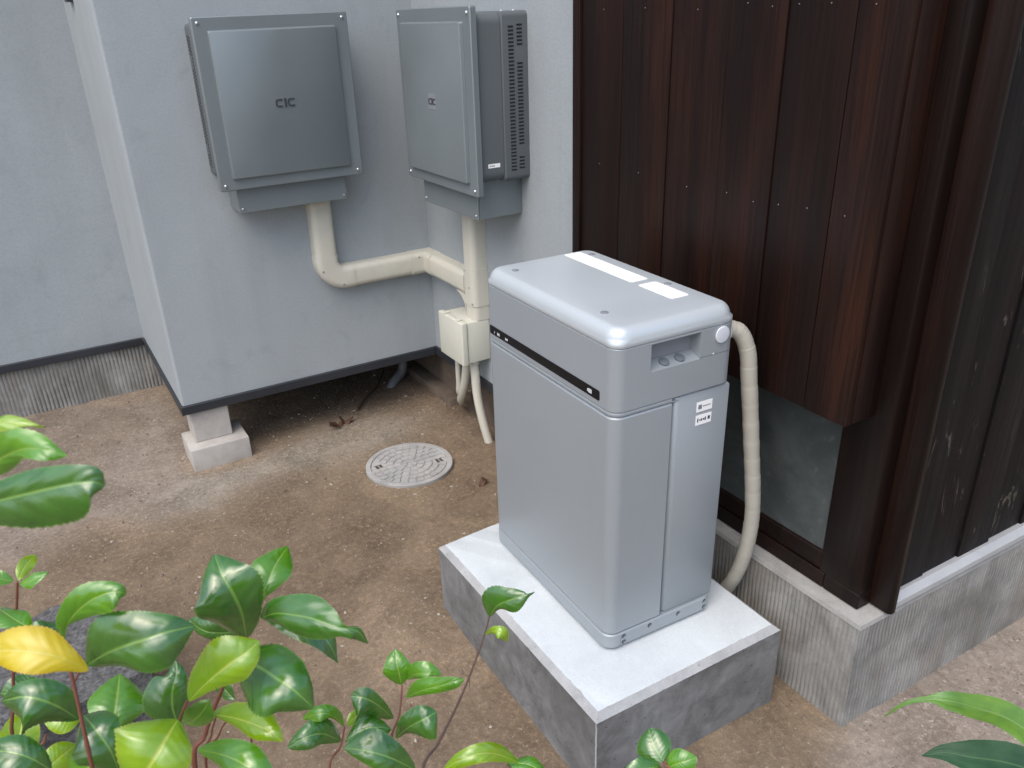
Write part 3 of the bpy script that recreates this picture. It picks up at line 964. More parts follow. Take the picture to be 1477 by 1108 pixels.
# tee socket and its curved lower gusset
duct_bar('tee_socket', 0.5895, FXW, 1.5855, 1.6745, 0.5900, 0.7350, 2)
duct_bar('tee_socket', 0.5952, FXW, 1.6747, 1.6896, 0.6140, 0.7060, 1, 0.022)
b = B()
gus = [(1.670, 0.6150)]
gus = [(1.7500, 0.6165)] + [(1.7500 - 0.078 * math.sin(rad(a)), 0.5385 + 0.078 * math.cos(rad(a))) for a in range(0, 91, 10)] + [(1.6750, 0.6165)]
b.prism([[(x, y, z) for y, z in gus] for x in (0.600, FX1 - 0.0006)])
b.build('tee_gusset', M['duct'], duct, smooth=40)
for (x, y, z, ax) in ((0.168, 2.0261, 0.700, 0), (0.232, 2.0261, 0.748, 0), (0.245, 2.0261, 0.636, 0), (0.578, 2.0264, 0.688, 0)):
    b = B(); b.dome((x, y, z), (0, -1, 0), 0.0040, 0.002, 10, 3); b.build('rivet', M['cap_grey'], duct)
for (y, z) in ((1.62, 0.66), (1.60, 0.60), (1.65, 0.72)):
    b = B(); b.dome((0.5894, y, z), (-1, 0, 0), 0.0040, 0.002, 10, 3); b.build('rivet', M['cap_grey'], duct)

# ================================================================== junction box
jb = thing('junction_box', (0.6536, 1.68, 0.365), 'cream square junction box on the return wall below the duct', 'junction box')
b = B(); b.box(0.5560, FX1 - 0.0004, 1.589, 1.776, 0.369, 0.534); b.bevel(0.005, 2); b.build('case', M['jbox'], jb)
b = B(); b.box(0.5300, 0.5550, 1.584, 1.781, 0.364, 0.539); b.bevel(0.005, 3); b.build('lid', M['jbox'], jb)
for yy in (1.625, 1.735):
    b = B(); b.box(0.5302, 0.5550, yy - 0.010, yy + 0.010, 0.5395, 0.5450); b.bevel(0.002, 1); b.build('lid_clip', M['jbox'], jb)

def conduit(name, pts, r, label, cat='conduit'):
    t = thing(name, pts[0], label, cat, group='conduits below the junction box')
    P = bez(pts, 10)
    b = B().tube(P, r, 16); b.build('pipe', M['duct'], t, smooth=60)
    b = B().tube([Vector(pts[0]) + Vector((0, 0, 0.0)), Vector(pts[0]) - Vector((0, 0, 0.018))], r * 1.30, 18); b.bevel(0.002, 1); b.build('collar', M['jbox'], t, smooth=60)
conduit('conduit', [(0.598, 1.690, 0.3635), (0.599, 1.698, 0.31), (0.604, 1.725, 0.24), (0.614, 1.770, 0.17), (0.634, 1.835, 0.105), (0.668, 1.90, 0.06)], 0.0180,
        'middle cream conduit curving back from the junction box into the foundation')
conduit('conduit', [(0.590, 1.752, 0.3635), (0.591, 1.758, 0.30), (0.597, 1.772, 0.22), (0.612, 1.80, 0.15), (0.690, 1.86, 0.11)], 0.0110,
        'thin cream conduit, leftmost of the three under the junction box')
conduit('conduit', [(0.598, 1.632, 0.3635), (0.600, 1.628, 0.30), (0.602, 1.620, 0.20), (0.612, 1.600, 0.09), (0.630, 1.575, -0.03)], 0.0175,
        'thick cream conduit dropping from the junction box into the soil by the battery')

# ================================================================== concrete pad
PH = 0.2415
pad = thing('concrete_pad', (0.27, 0.38, 0), 'square cast concrete pad with chamfered edges carrying the battery cabinet', 'concrete pad')
cor = [(0.0, 0.0), (0.546, 0.0), (0.554, 0.795), (0.0, 0.756)]
def inset(pts, d):
    cx_, cy_ = 0.27, 0.38
    return [(x + d * (1 if x < cx_ else -1), y + d * (1 if y < cy_ else -1)) for x, y in pts]
def fine_outline(pts, seedz, amt):
    out = []
    for (ax, ay), (bx, by) in zip(pts, pts[1:] + pts[:1]):
        L = math.hypot(bx - ax, by - ay)
        n = int(L / 0.006)
        for i in range(n):
            t = i / n
            x, y = ax + (bx - ax) * t, ay + (by - ay) * t
            q = mnoise.noise((x * 60, y * 60, seedz)) * 0.6 + mnoise.noise((x * 180, y * 180, seedz)) * 0.6
            q = q * amt - max(0, mnoise.noise((x * 35, y * 35, seedz + 5)) - 0.42) * amt * 9
            nx_, ny_ = (by - ay) / L, -(bx - ax) / L
            out.append((x + nx_ * q, y + ny_ * q))
    return out
c0 = fine_outline(cor, 1.0, 0.0007)
c1 = fine_outline(inset(cor, 0.016), 4.0, 0.0011)
c2 = [(x * 0.9985 + 0.27 * 0.0015, y * 0.9985 + 0.38 * 0.0015) for x, y in c1]
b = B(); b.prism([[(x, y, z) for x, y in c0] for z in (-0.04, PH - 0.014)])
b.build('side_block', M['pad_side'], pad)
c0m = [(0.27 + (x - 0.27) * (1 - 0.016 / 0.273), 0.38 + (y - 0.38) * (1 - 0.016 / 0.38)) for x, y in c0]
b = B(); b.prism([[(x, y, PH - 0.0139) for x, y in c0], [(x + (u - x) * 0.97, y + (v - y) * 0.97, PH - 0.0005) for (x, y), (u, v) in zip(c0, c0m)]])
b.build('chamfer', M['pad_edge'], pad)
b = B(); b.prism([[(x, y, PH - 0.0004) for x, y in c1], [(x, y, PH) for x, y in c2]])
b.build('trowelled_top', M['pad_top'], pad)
# rough arris down the near corner
b = B()
P = [(0.001 + 0.0008 * mnoise.noise((z * 70, 0, 0)), 0.001 + 0.0008 * mnoise.noise((0, z * 70, 4)), z) for z in np.linspace(0.0, PH - 0.016, 40)]
b.tube(P, [0.0022 + 0.0012 * mnoise.noise((z[2] * 160, 3, 0)) for z in P], 6); b.build('arris', M['pad_edge'], pad)

# ================================================================== battery cabinet
BX0, BX1, BY0, BY1 = 0.1311, 0.4419, 0.1477, 0.6896
BYAW = -0.0284
bat = thing('battery_cabinet', (0.2865, 0.4187, PH), 'tall silver grey battery cabinet standing on the concrete pad', 'battery cabinet', BYAW)
def rp(ins, z, r):
    return rrect(BX0 + ins, BX1 - ins, BY0 + ins, BY1 - ins, max(0.002, r - ins), z, 8)
R0 = 0.028
# feet and shadow gap
for fx in (BX0 + 0.03, BX1 - 0.07):
    for fy_ in (BY0 + 0.03, BY1 - 0.07):
        b = B(); b.box(fx, fx + 0.04, fy_, fy_ + 0.04, PH + 0.0002, PH + 0.007); b.build('foot', M['dark'], bat)
b = B(); b.prism([rp(0.006, PH + 0.005, R0), rp(0.0015, PH + 0.008, R0), rp(-0.001, PH + 0.012, R0), rp(-0.001, PH + 0.044, R0), rp(0.002, PH + 0.0475, R0), rp(0.010, PH + 0.0476, R0)])
base = b.build('base', M['silver'], bat)
b = B(); b.box(BX0 + 0.037, BX0 + 0.0385, BY0 - 0.01, BY0 + 0.0010, PH, PH + 0.040); cA = b.build('c', M['dark'], bat)
holes = [(BX0 + 0.0465, PH + 0.035), (BX0 + 0.0470, PH + 0.018), (0.2521, PH + 0.034), (0.3370, PH + 0.033), (0.4180, PH + 0.036), (0.4180, PH + 0.019)]
cuts = [cA]
for hx, hz in holes:
    b = B(); b.cyl((hx, BY0 - 0.01, hz), (0, 1, 0), 0.0066, 0.019, 16); cuts.append(b.build('c', M['dark'], bat))
cut(base, cuts)
for hx, hz in holes:
    b = B(); b.cyl((hx, BY0 + 0.0075, hz), (0, -1, 0), 0.0062, 0.0015, 14, 0.005); b.build('base_screw', M['black_gloss'], bat)
# lower body with the stepped right front
ZL0, ZL1 = PH + 0.048, 0.848
b = B(); b.prism([rp(0.0035, ZL0, R0), rp(0.0005, ZL0 + 0.004, R0), rp(0.0, ZL0 + 0.010, R0), rp(0.0, ZL1 - 0.003, R0), rp(0.0025, ZL1, R0)])
low = b.build('lower_body', M['silver'], bat)
b = B(); b.box(0.2800, 0.50, BY0 - 0.02, BY0 + 0.054, ZL0 - 0.02, ZL1 + 0.02); c1_ = b.build('c', M['dark'], bat)
cut(low, [c1_])
# side cover, rounded left edge, set back 8 mm
b = B()
def sc(ins, z, extra=0.0):
    x0_, x1_, y0_, y1_ = 0.2885 + ins, BX1 - 0.0005 - ins, BY0 + 0.0035 + ins, BY0 + 0.0535
    out = [(x1_ - 0.005, y0_, z), (x1_ - 0.0015, y0_ + 0.0015, z), (x1_, y0_ + 0.005, z), (x1_, y1_, z), (x0_, y1_, z)]
    for i in range(10):
        a = rad(180 + 10 * i)
        out.append((x0_ + 0.015 + 0.015 * math.cos(a), y0_ + 0.015 + 0.015 * math.sin(a), z))
    return out
b.prism([sc(0.003, PH + 0.0500), sc(0.0, PH + 0.055), sc(0.0, 0.8525), sc(0.0025, 0.856)])
b.build('side_cover', M['silver'], bat, smooth=50)
b = B(); b.box(0.2802, BX1 - 0.006, BY0 + 0.004, BY0 + 0.0532, ZL0 + 0.0002, ZL0 + 0.002); b.build('cover_shelf', M['silver'], bat)
b = B(); b.box(0.2801, 0.3000, BY0 + 0.0300, BY0 + 0.0533, ZL0 + 0.003, 0.850); b.build('gap_shade_strip', M['dark'], bat)  # dark strip added to paint shade into the cover gap
# joint band
b = B(); b.prism([rp(0.004, 0.8483, R0), rp(0.004, 0.8512, R0)]); b.build('joint_groove', M['silver'], bat)
b = B(); b.prism([rp(0.002, 0.8515, R0), rp(0.0002, 0.8528, R0), rp(0.0002, 0.8572, R0), rp(0.0022, 0.8585, R0)])
band = b.build('joint_band', M['silver'], bat)
b = B(); b.box(0.2800, 0.50, BY0 - 0.02, BY0 + 0.010, 0.84, 0.87); cut(band, [b.build('c', M['dark'], bat)])
# upper body with a handle recess
ZU0, ZU1 = 0.8588, 0.9965
b = B(); b.prism([rp(0.0022, ZU0, R0), rp(0.0, ZU0 + 0.003, R0), rp(0.0, ZU1 - 0.001, R0), rp(0.001, ZU1, R0)])
up = b.build('upper_body', M['silver'], bat)
b = B()
b.prism([[(xx, y, z) for y, z in ((BY0 - 0.03, 0.9325), (BY0 - 0.0001, 0.9330), (BY0 + 0.031, 0.9460), (BY0 + 0.031, 0.9925), (BY0 - 0.03, 0.9925))] for xx in (0.2192, 0.3453)])
cut(up, [b.build('c', M['dark'], bat)])
n_ = Vector((0, -0.387, 0.922))
for bx in (0.2640, 0.3040):
    b = B(); b.cyl(Vector((bx, BY0 + 0.0150, 0.9390)), n_, 0.0112, 0.0045, 26); b.bevel(0.0010, 2)
    b.build('button', M['button_grey'], bat)
b = B(); b.box(0.2194, 0.3451, BY0 + 0.0290, BY0 + 0.0308, 0.9460, 0.9922); b.build('recess_back', M['cap_grey'], bat)
# seam right of the recess
b = B(); b.box(0.3460, BX1 - 0.020, BY0 - 0.0004, BY0 + 0.001, 0.9350, 0.9362); b.build('seam', M['button_grey'], bat)
b = B(); b.dome((0.3815, BY0 - 0.0002, 0.937), (0, -1, 0), 0.0022, 0.0015, 8, 2); b.build('seam_rivet', M['plug_light'], bat)
# round plug
b = B(); b.cyl((0.4005, BY0 - 0.0001, 0.9760), (0, -1, 0), 0.0185, 0.0040, 36); b.bevel(0.0018, 3); b.build('round_plug', M['plug_light'], bat)
# lid with soft rounded top
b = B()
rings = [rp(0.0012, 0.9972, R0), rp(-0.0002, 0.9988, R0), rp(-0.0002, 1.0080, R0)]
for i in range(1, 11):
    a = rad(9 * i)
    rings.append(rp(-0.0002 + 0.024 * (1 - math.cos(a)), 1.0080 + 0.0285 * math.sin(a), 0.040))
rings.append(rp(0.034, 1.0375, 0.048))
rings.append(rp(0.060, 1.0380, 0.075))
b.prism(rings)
lid = b.build('lid', M['silver_toplit'], bat, smooth=60)
LT = 1.0380
for cx_, cy_ in ((0.1760, 0.6130), (0.1770, 0.2500), (0.4000, 0.6230), (0.4000, 0.3270)):
    b = B(); b.cyl((cx_, cy_, LT - 0.004), (0, 0, 1), 0.0088, 0.0052, 24); b.bevel(0.001, 2); b.build('screw_cap', M['cap_grey'], bat)
def sheet(nm, x0, x1, y0, y1, r, mat):
    b = B(); b.prism([rrect(x0, x1, y0, y1, r, LT + 0.0002, 4), rrect(x0, x1, y0, y1, r, LT + 0.0007, 4)]); return b.build(nm, mat, bat, smooth=0)
L1 = sheet('warning_label', 0.3400, 0.3880, 0.3795, 0.6580, 0.006, M['label'])
L2 = sheet('rating_label', 0.3400, 0.3885, 0.2400, 0.3560, 0.006, M['label'])
b = B()
rl = random.Random(8)
for k in range(7):
    yy = 0.652 - k * 0.010
    for q in range(3):
        b.box(0.346 + q * 0.013, 0.346 + q * 0.013 + rl.uniform(0.005, 0.010), yy - 0.0016, yy, LT + 0.0008, LT + 0.0010)
b.build('label_print', M['ink_faint'], L1)
b = B()
for k in range(9):
    yy = 0.346 - k * 0.0105
    b.box(0.347, 0.347 + rl.uniform(0.015, 0.034), yy - 0.0007, yy, LT + 0.0008, LT + 0.0010)
b.build('label_print', M['ink_faint'], L2)
# glossy black display strip on the long side, with small white marks
b = B()
b.prism([[(xx, y, z) for y, z, _ in rrect(0.1960, 0.6680, 0.8735, 0.8955, 0.0035, 0, 5)] for xx in (BX0 - 0.0012, BX0 + 0.001)])
strip = b.build('display_strip', M['black_gloss'], bat)
b = B()
def mark(y, z, w, h):
    b.box(BX0 - 0.0018, BX0 - 0.0013, y - w / 2, y + w / 2, z - h / 2, z + h / 2)
for q, hh in ((0, .007), (1, .005), (2, .007)):
    mark(0.6285 - q * 0.0042, 0.882, 0.0022, hh)
for q, hh in ((0, .006), (1, .003), (2, .0055)):
    mark(0.5880 - q * 0.0042, 0.882, 0.0022, hh)
mark(0.6440, 0.882, 0.0012, 0.006)
for q, hh in ((0, .006), (1, .009), (2, .009), (3, .009)):
    mark(0.2370 - q * 0.0042, 0.884, 0.0026, hh)
b.build('display_marks', M['print_white'], strip)
# two little stickers on the side cover
for (za, zb2, lines) in ((0.8070, 0.8305, 0), (0.7755, 0.7990, 1)):
    yf = BY0 + 0.0035
    b = B(); b.box(0.3500, 0.3930, yf - 0.0008, yf - 0.0001, za, zb2); st = b.build('sticker', M['label'], bat)
    b = B()
    zc = (za + zb2) / 2
    if lines == 0:
        b.box(0.3545, 0.3640, yf - 0.0012, yf - 0.0009, zc - 0.005, zc + 0.005)
        for q in range(6):
            b.box(0.3675 + q * 0.0036, 0.3700 + q * 0.0036, yf - 0.0012, yf - 0.0009, zc - 0.0012, zc + 0.0016)
    else:
        for q, (w_, h_) in enumerate(((.003, .009), (.004, .003), (.003, .006), (.004, .004), (.003, .008))):
            b.box(0.3540 + q * 0.0052, 0.3540 + q * 0.0052 + w_, yf - 0.0012, yf - 0.0009, zc - h_ / 2, zc + h_ / 2)
        b.box(0.3830, 0.3890, yf - 0.0012, yf - 0.0009, zc - 0.0035, zc + 0.0045)
    b.build('sticker_print', M['ink_soft'] if lines == 0 else M['ink'], st)

# ================================================================== flexible hose between cabinet and wall
hose = thing('flexible_hose', (0.452, 0.20, 0.93), 'beige wrapped flexible hose looping down behind the battery cabinet', 'hose')
HP = [(0.4380, 0.190, 0.9560), (0.4600, 0.180, 0.9640), (0.4880, 0.166, 0.9520), (0.5050, 0.155, 0.9080), (0.5150, 0.152, 0.8400), (0.5300, 0.150, 0.7460), (0.5450, 0.147, 0.6400), (0.5560, 0.143, 0.5500), (0.5660, 0.144, 0.4570),
      (0.5740, 0.160, 0.3500), (0.5790, 0.190, 0.2500), (0.5800, 0.240, 0.1500), (0.582, 0.300, 0.06), (0.585, 0.34, -0.03)]
P = bez(HP, 26)
rr_, s_ = [], 0.0
prevp = P[0]
for p in P:
    s_ += (p - prevp).length
    prevp = p
    wrap = (s_ / 0.048) % 1.0
    rr_.append(0.0178 + 0.0002 * math.sin(2 * math.pi * s_ / 0.0075) + (0.0008 * (1 - wrap) if wrap < 1 else 0) + 0.0008 * mnoise.noise((s_ * 25, 0, 1)))
b = B().tube(P, rr_, 20); b.build('hose', M['hose'], hose, smooth=80)
b = B().tube([(0.4370, 0.190, 0.9540), (0.4520, 0.184, 0.9610), (0.4660, 0.177, 0.9630)], [0.0235, 0.0235, 0.0220], 24); b.bevel(0.002, 2); b.build('hose_fitting', M['plug_light'], hose)

# ================================================================== manhole cover
mh = thing('manhole_cover', (0.280, 1.610, 0), 'round grey concrete manhole cover set in the soil between pier and cabinet', 'manhole cover')
KA, KB = rad(157), rad(-18)
MC = Vector((0.280, 1.610, 0.004))
def disc(r0, z0, r1, z1, n=64):
    return [[(MC.x + r * math.cos(2 * math.pi * i / n), MC.y + r * math.sin(2 * math.pi * i / n), z) for i in range(n)] for r, z in ((r0, z0), (r1, z1))]
b = B(); b.prism(disc(0.170, -0.03, 0.170, 0.0075) + disc(0.168, 0.0095, 0.152, 0.0098) + disc(0.149, 0.0045, 0.1, 0.0045))
mlid = b.build('lid', M['lid_conc'], mh, smooth=25)
cs = []
for a in (KA, KB):
    c = MC + Vector((math.cos(a) * 0.118, math.sin(a) * 0.118, 0))
    b = B(); b.box(c.x - 0.014, c.x + 0.014, c.y - 0.016, c.y + 0.016, 0.0005, 0.03); cs.append(b.build('c', M['dark'], mh))
cut(mlid, cs)
for a in (KA, KB):
    c = MC + Vector((math.cos(a) * 0.118, math.sin(a) * 0.118, 0))
    b = B(); b.box(c.x - 0.003, c.x + 0.003, c.y - 0.0158, c.y + 0.0158, 0.002, 0.0048); b.build('lifting_bar', M['cap_grey'], mh)
for a in (KA, KB):
    c = MC + Vector((math.cos(a) * 0.118, math.sin(a) * 0.118, 0))
    b = B(); b.box(c.x - 0.0138, c.x + 0.0138, c.y - 0.0158, c.y + 0.0158, 0.0006, 0.0018); b.build('slot_shade_plate', M['stick'], mh)  # dark plate standing in for the shade inside the slot
bl = B()
def sector(r0, r1, a0, a1, n=4):
    ring = [(r0, a0 + (a1 - a0) * i / n) for i in range(n + 1)] + [(r1, a1 - (a1 - a0) * i / n) for i in range(n + 1)]
    rr2 = []
    for z, k in ((0.0040, 0.0), (0.0085, 0.0010)):
        mr = (r0 + r1) / 2; ma = (a0 + a1) / 2
        rr2.append([(MC.x + (r + (k if r < mr else -k)) * math.cos(a - (a - ma) * k * 8), MC.y + (r + (k if r < mr else -k)) * math.sin(a - (a - ma) * k * 8), z) for r, a in ring])
    bl.prism(rr2)
for r0, r1, nn in ((0.010, 0.030, 5), (0.033, 0.060, 10), (0.063, 0.090, 16), (0.093, 0.118, 22), (0.121, 0.146, 28)):
    for i in range(nn):
        a0 = 2 * math.pi * (i + 0.06) / nn
        a1 = 2 * math.pi * (i + 0.94) / nn
        am = (a0 + a1) / 2
        rm = (r0 + r1) / 2
        skip = any(math.hypot(rm * math.cos(am) - 0.118 * math.cos(k), rm * math.sin(am) - 0.118 * math.sin(k)) < 0.029 for k in (KA, KB))
        if not skip:
            sector(r0, r1, a0, a1)
tag(bl.build('raised_blocks', M['lid_conc'], mh, smooth=20), kind='stuff')

# ================================================================== dead leaves, stick, rough stone
def dead_leaf(x, y, s, rot, label, seedv):
    rr = random.Random(seedv)
    bm = bmesh.new()
    n, m = 10, 4
    g = []
    for i in range(n + 1):
        t = i / n
        w = s * 0.34 * math.sin(math.pi * min(1, t * 0.96 + 0.02)) ** 0.8
        row = []
        for j in range(-m, m + 1):
            v = j / m
            px = (t - 0.5) * s
            py = v * w * rr.uniform(0.88, 1.1)
            pz = s * (0.32 * abs(v) ** 1.5 * math.sin(t * 5 + seedv) + 0.10 * math.sin(t * 7 + seedv)) + s * 0.03 * rr.random()
            row.append(bm.verts.new((px * math.cos(rot) - py * math.sin(rot) + x, px * math.sin(rot) + py * math.cos(rot) + y, ground_h(x, y) + s * 0.22 + pz)))
        g.append(row)
    for i in range(n):
        for j in range(2 * m):
            bm.faces.new((g[i][j], g[i + 1][j], g[i + 1][j + 1], g[i][j + 1]))
    bb = B(); bb.bm.free(); bb.bm = bm
    o = bb.build('dead_leaf', M['dead'], None, smooth=60, off=(x, y, 0))
    tag(o, label, 'dead leaf', group='dead leaves on the soil')
dead_leaf(0.150, 2.075, 0.075, 0.5, 'curled brown dead leaf, left of the two behind the manhole cover', 1)
dead_leaf(0.205, 2.100, 0.060, -0.4, 'curled brown dead leaf, right of the two behind the manhole cover', 2)
dead_leaf(0.447, 1.318, 0.042, 0.3, 'small brown dead leaf on the soil beside the battery cabinet', 4)
o = B().tube(bez([(0.285, 2.180, 0.012), (0.36, 2.26, 0.020), (0.44, 2.33, 0.026), (0.53, 2.45, 0.05)], 8), 0.0060, 8).build('dead_stick', M['stick'], None, off=(0.30, 2.2, 0))
tag(o, 'thin dark dead stick lying on the soil under the bay', 'stick')

rs = B()
rs.bm.free(); rs.bm = bmesh.new()
bmesh.ops.create_cube(rs.bm, size=1.0)
bmesh.ops.subdivide_edges(rs.bm, edges=rs.bm.edges[:], cuts=14, use_grid_fill=True)
sc_ = Vector((0.36, 0.40, 0.25))
for v in rs.bm.verts:
    p = Vector((v.co.x * sc_.x, v.co.y * sc_.y, v.co.z * sc_.z))
    nrm = v.co.normalized()
    p += nrm * (0.022 * mnoise.noise(p * 6) + 0.010 * mnoise.noise(p * 19) + 0.005 * mnoise.noise(p * 48))
    p.rotate(Matrix.Rotation(0.22, 3, 'Z'))
    v.co = p + Vector((-1.005, 0.865, 0.095))
o = rs.build('granite_stone', M['granite'], None, smooth=50, off=(-1.005, 0.865, 0))
tag(o, 'dark speckled granite stone half hidden behind the camellia leaves', 'stone')

# ================================================================== plants
def leaf_mesh(name, base, tip, nrm, w, arch, fold, side, kind, parent, seedv):
    rr = random.Random(seedv)
    base, tip, nrm = Vector(base), Vector(tip), Vector(nrm)
    ax = tip - base
    L = ax.length
    ax.normalize()
    nrm = (nrm - ax * nrm.dot(ax)).normalized()
    lat = nrm.cross(ax)
    n, m = 44, 6
    und = rr.uniform(0, 6.28)
    tw = rr.uniform(-0.45, 0.45)
    droop = rr.uniform(0.0, 1.1)
    curl = rr.uniform(-0.30, 0.20)
    blunt = seedv in (1, 2, 7, 18)
    curl_r = rr.uniform(0.2, 1.0)
    w *= 1.08
    bm = bmesh.new()
    uvl = bm.loops.layers.uv.new('UVMap')
    g = []
    uvs = {}
    for i in range(n + 1):
        t = i / n
        prof = (math.sin(math.pi * t ** (1.5 if blunt else 1.02)) ** (0.60 if blunt else 0.70)) if 0 < t < 1 else 0.0
        if t > 0.90 and not blunt:
            prof *= 1 - 0.30 * ((t - 0.90) / 0.10)
        if t < 0.12:
            prof *= (t / 0.12) ** 0.35
        hw = w / 2 * max(prof, 0.015)
        row = []
        for j in range(-m, m + 1):
            v = j / m
            vv = v
            if abs(j) == m and 0.08 < t < 0.97:
                vv = v * (1.0 + (0.030 if i % 2 else -0.010))        # fine serration
            s_lat = vv * hw
            z = arch * L * 4 * t * (1 - t) * 0.6 - arch * L * 0.55 * t * t
            z += fold * abs(vv) * hw * (1 - 0.9 * abs(vv))          # shallow V with recurved margin
            z -= 0.30 * fold * hw * abs(vv) ** 3
            z += 0.040 * L * abs(vv) ** 2 * math.sin(t * 9 + und + (1.4 if v > 0 else 0))
            z += tw * s_lat * t
            z -= droop * L * max(0.0, t - 0.55) ** 2
            z += curl * hw * abs(vv) ** 2 * (1 if v > 0 else curl_r)
            c = side * L * 4 * t * (1 - t)
            p = base + ax * (L * t) + lat * (s_lat + c) + nrm * z
            vtx = bm.verts.new(p)
            uvs[vtx] = (t, 0.5 + v * 0.5)
            row.append(vtx)
        g.append(row)
    for i in range(n):
        for j in range(2 * m):
            f = bm.faces.new((g[i][j], g[i + 1][j], g[i + 1][j + 1], g[i][j + 1]))
            for lp in f.loops:
                lp[uvl].uv = uvs[lp.vert]
    bb = B(); bb.bm.free(); bb.bm = bm
    o = bb.build('leaf', M['leaf%d' % kind], parent, smooth=0)
    for p in o.data.polygons:
        p.use_smooth = True
    return o

def shaped_leaf(mids, WL, WR, fl, fr, kind, idx, parent):
    """leaf following a curved midrib, with its own margin widths on either side"""
    rr = random.Random(idx + 900)
    n, m = 48, 7
    P = bez(mids, 24)
    P = [P[int(round(i * (len(P) - 1) / n))] for i in range(n + 1)]
    def width(W, t):
        k = t * (len(W) - 1)
        i = min(int(k), len(W) - 2)
        f = k - i
        q = [w * w for w in W]
        a = q[max(i - 1, 0)]; b_, c = q[i], q[i + 1]; d = q[min(i + 2, len(q) - 1)]
        v = 0.5 * ((2 * b_) + (c - a) * f + (2 * a - 5 * b_ + 4 * c - d) * f * f + (3 * b_ - a - 3 * c + d) * f ** 3)
        w = math.sqrt(max(v, 0.0))
        if t > 0.9: w *= 1 - 0.25 * (t - 0.9) / 0.1
        return max(w * 1.09, 0.0004)
    L = sum((P[i + 1] - P[i]).length for i in range(n))
    und = rr.uniform(0, 6.28)
    bm = bmesh.new()
    uvl = bm.loops.layers.uv.new('UVMap')
    g, uvs = [], {}
    for i, p in enumerate(P):
        t = i / n
        tg = (P[min(i + 1, n)] - P[max(i - 1, 0)]).normalized()
        nr = (CAM - p)
        nr = (nr - tg * nr.dot(tg)).normalized()
        lt = nr.cross(tg)                       # left of travel as seen from above
        row = []
        for j in range(-m, m + 1):
            v = j / m
            left = v > 0
            w = width(WL if left else WR, t)
            vv = v
            if abs(j) == m and 0.06 < t < 0.97:
                vv = v * (1.0 + (0.035 if i % 2 else -0.012))
            a = abs(v)
            f = fl if left else fr
            z = 0.16 * w * a * (1 - a) * 2 - f * w * a ** 2
            z += 0.020 * L * a * a * math.sin(t * 8 + und + (1.7 if left else 0)) * math.sin(math.pi * t)
            z += 0.004 * L * math.sin((t - a * 0.2) * 38) * a * (1 - a) * 2
            vtx = bm.verts.new(p + lt * (vv * w) + nr * z)
            uvs[vtx] = (t, 0.5 + v * 0.5)
            row.append(vtx)
        g.append(row)
    for i in range(n):
        for j in range(2 * m):
            f_ = bm.faces.new((g[i][j], g[i + 1][j], g[i + 1][j + 1], g[i][j + 1]))
            for lp in f_.loops:
                lp[uvl].uv = uvs[lp.vert]
    bb = B(); bb.bm.free(); bb.bm = bm
    o = bb.build('leaf', M['leaf%d' % kind], parent, smooth=0)
    for p in o.data.polygons:
        p.use_smooth = True
    if kind == 3:
        o['label'] = 'bright yellow leaf'
    return o

def stem(name, pts, parent, mat, foot=None):
    P = [Vector(q[:3]) for q in pts]
    R_ = [q[3] for q in pts]
    if foot is not None:
        last, r = P[-1], R_[-1]
        f = Vector(foot)
        P += [last.lerp(f, 0.35) + Vector((0, 0, -0.05)), last.lerp(f, 0.7) + Vector((0, 0, -0.05)), f]
        R_ += [r * 1.4, r * 1.9, r * 2.6]
    C_ = bez(P, 6)
    rads = []
    for i in range(len(C_)):
        k = i / 6
        a = min(int(k), len(R_) - 2)
        rads.append(R_[a] + (R_[a + 1] - R_[a]) * (k - a))
    # little node swellings
    rads = [r * (1 + 0.18 * max(0, math.sin(i * 0.9)) ** 6) for i, r in enumerate(rads)]
    b = B().tube(C_, rads, 8)
    return b.build('stem', mat, parent, smooth=80)

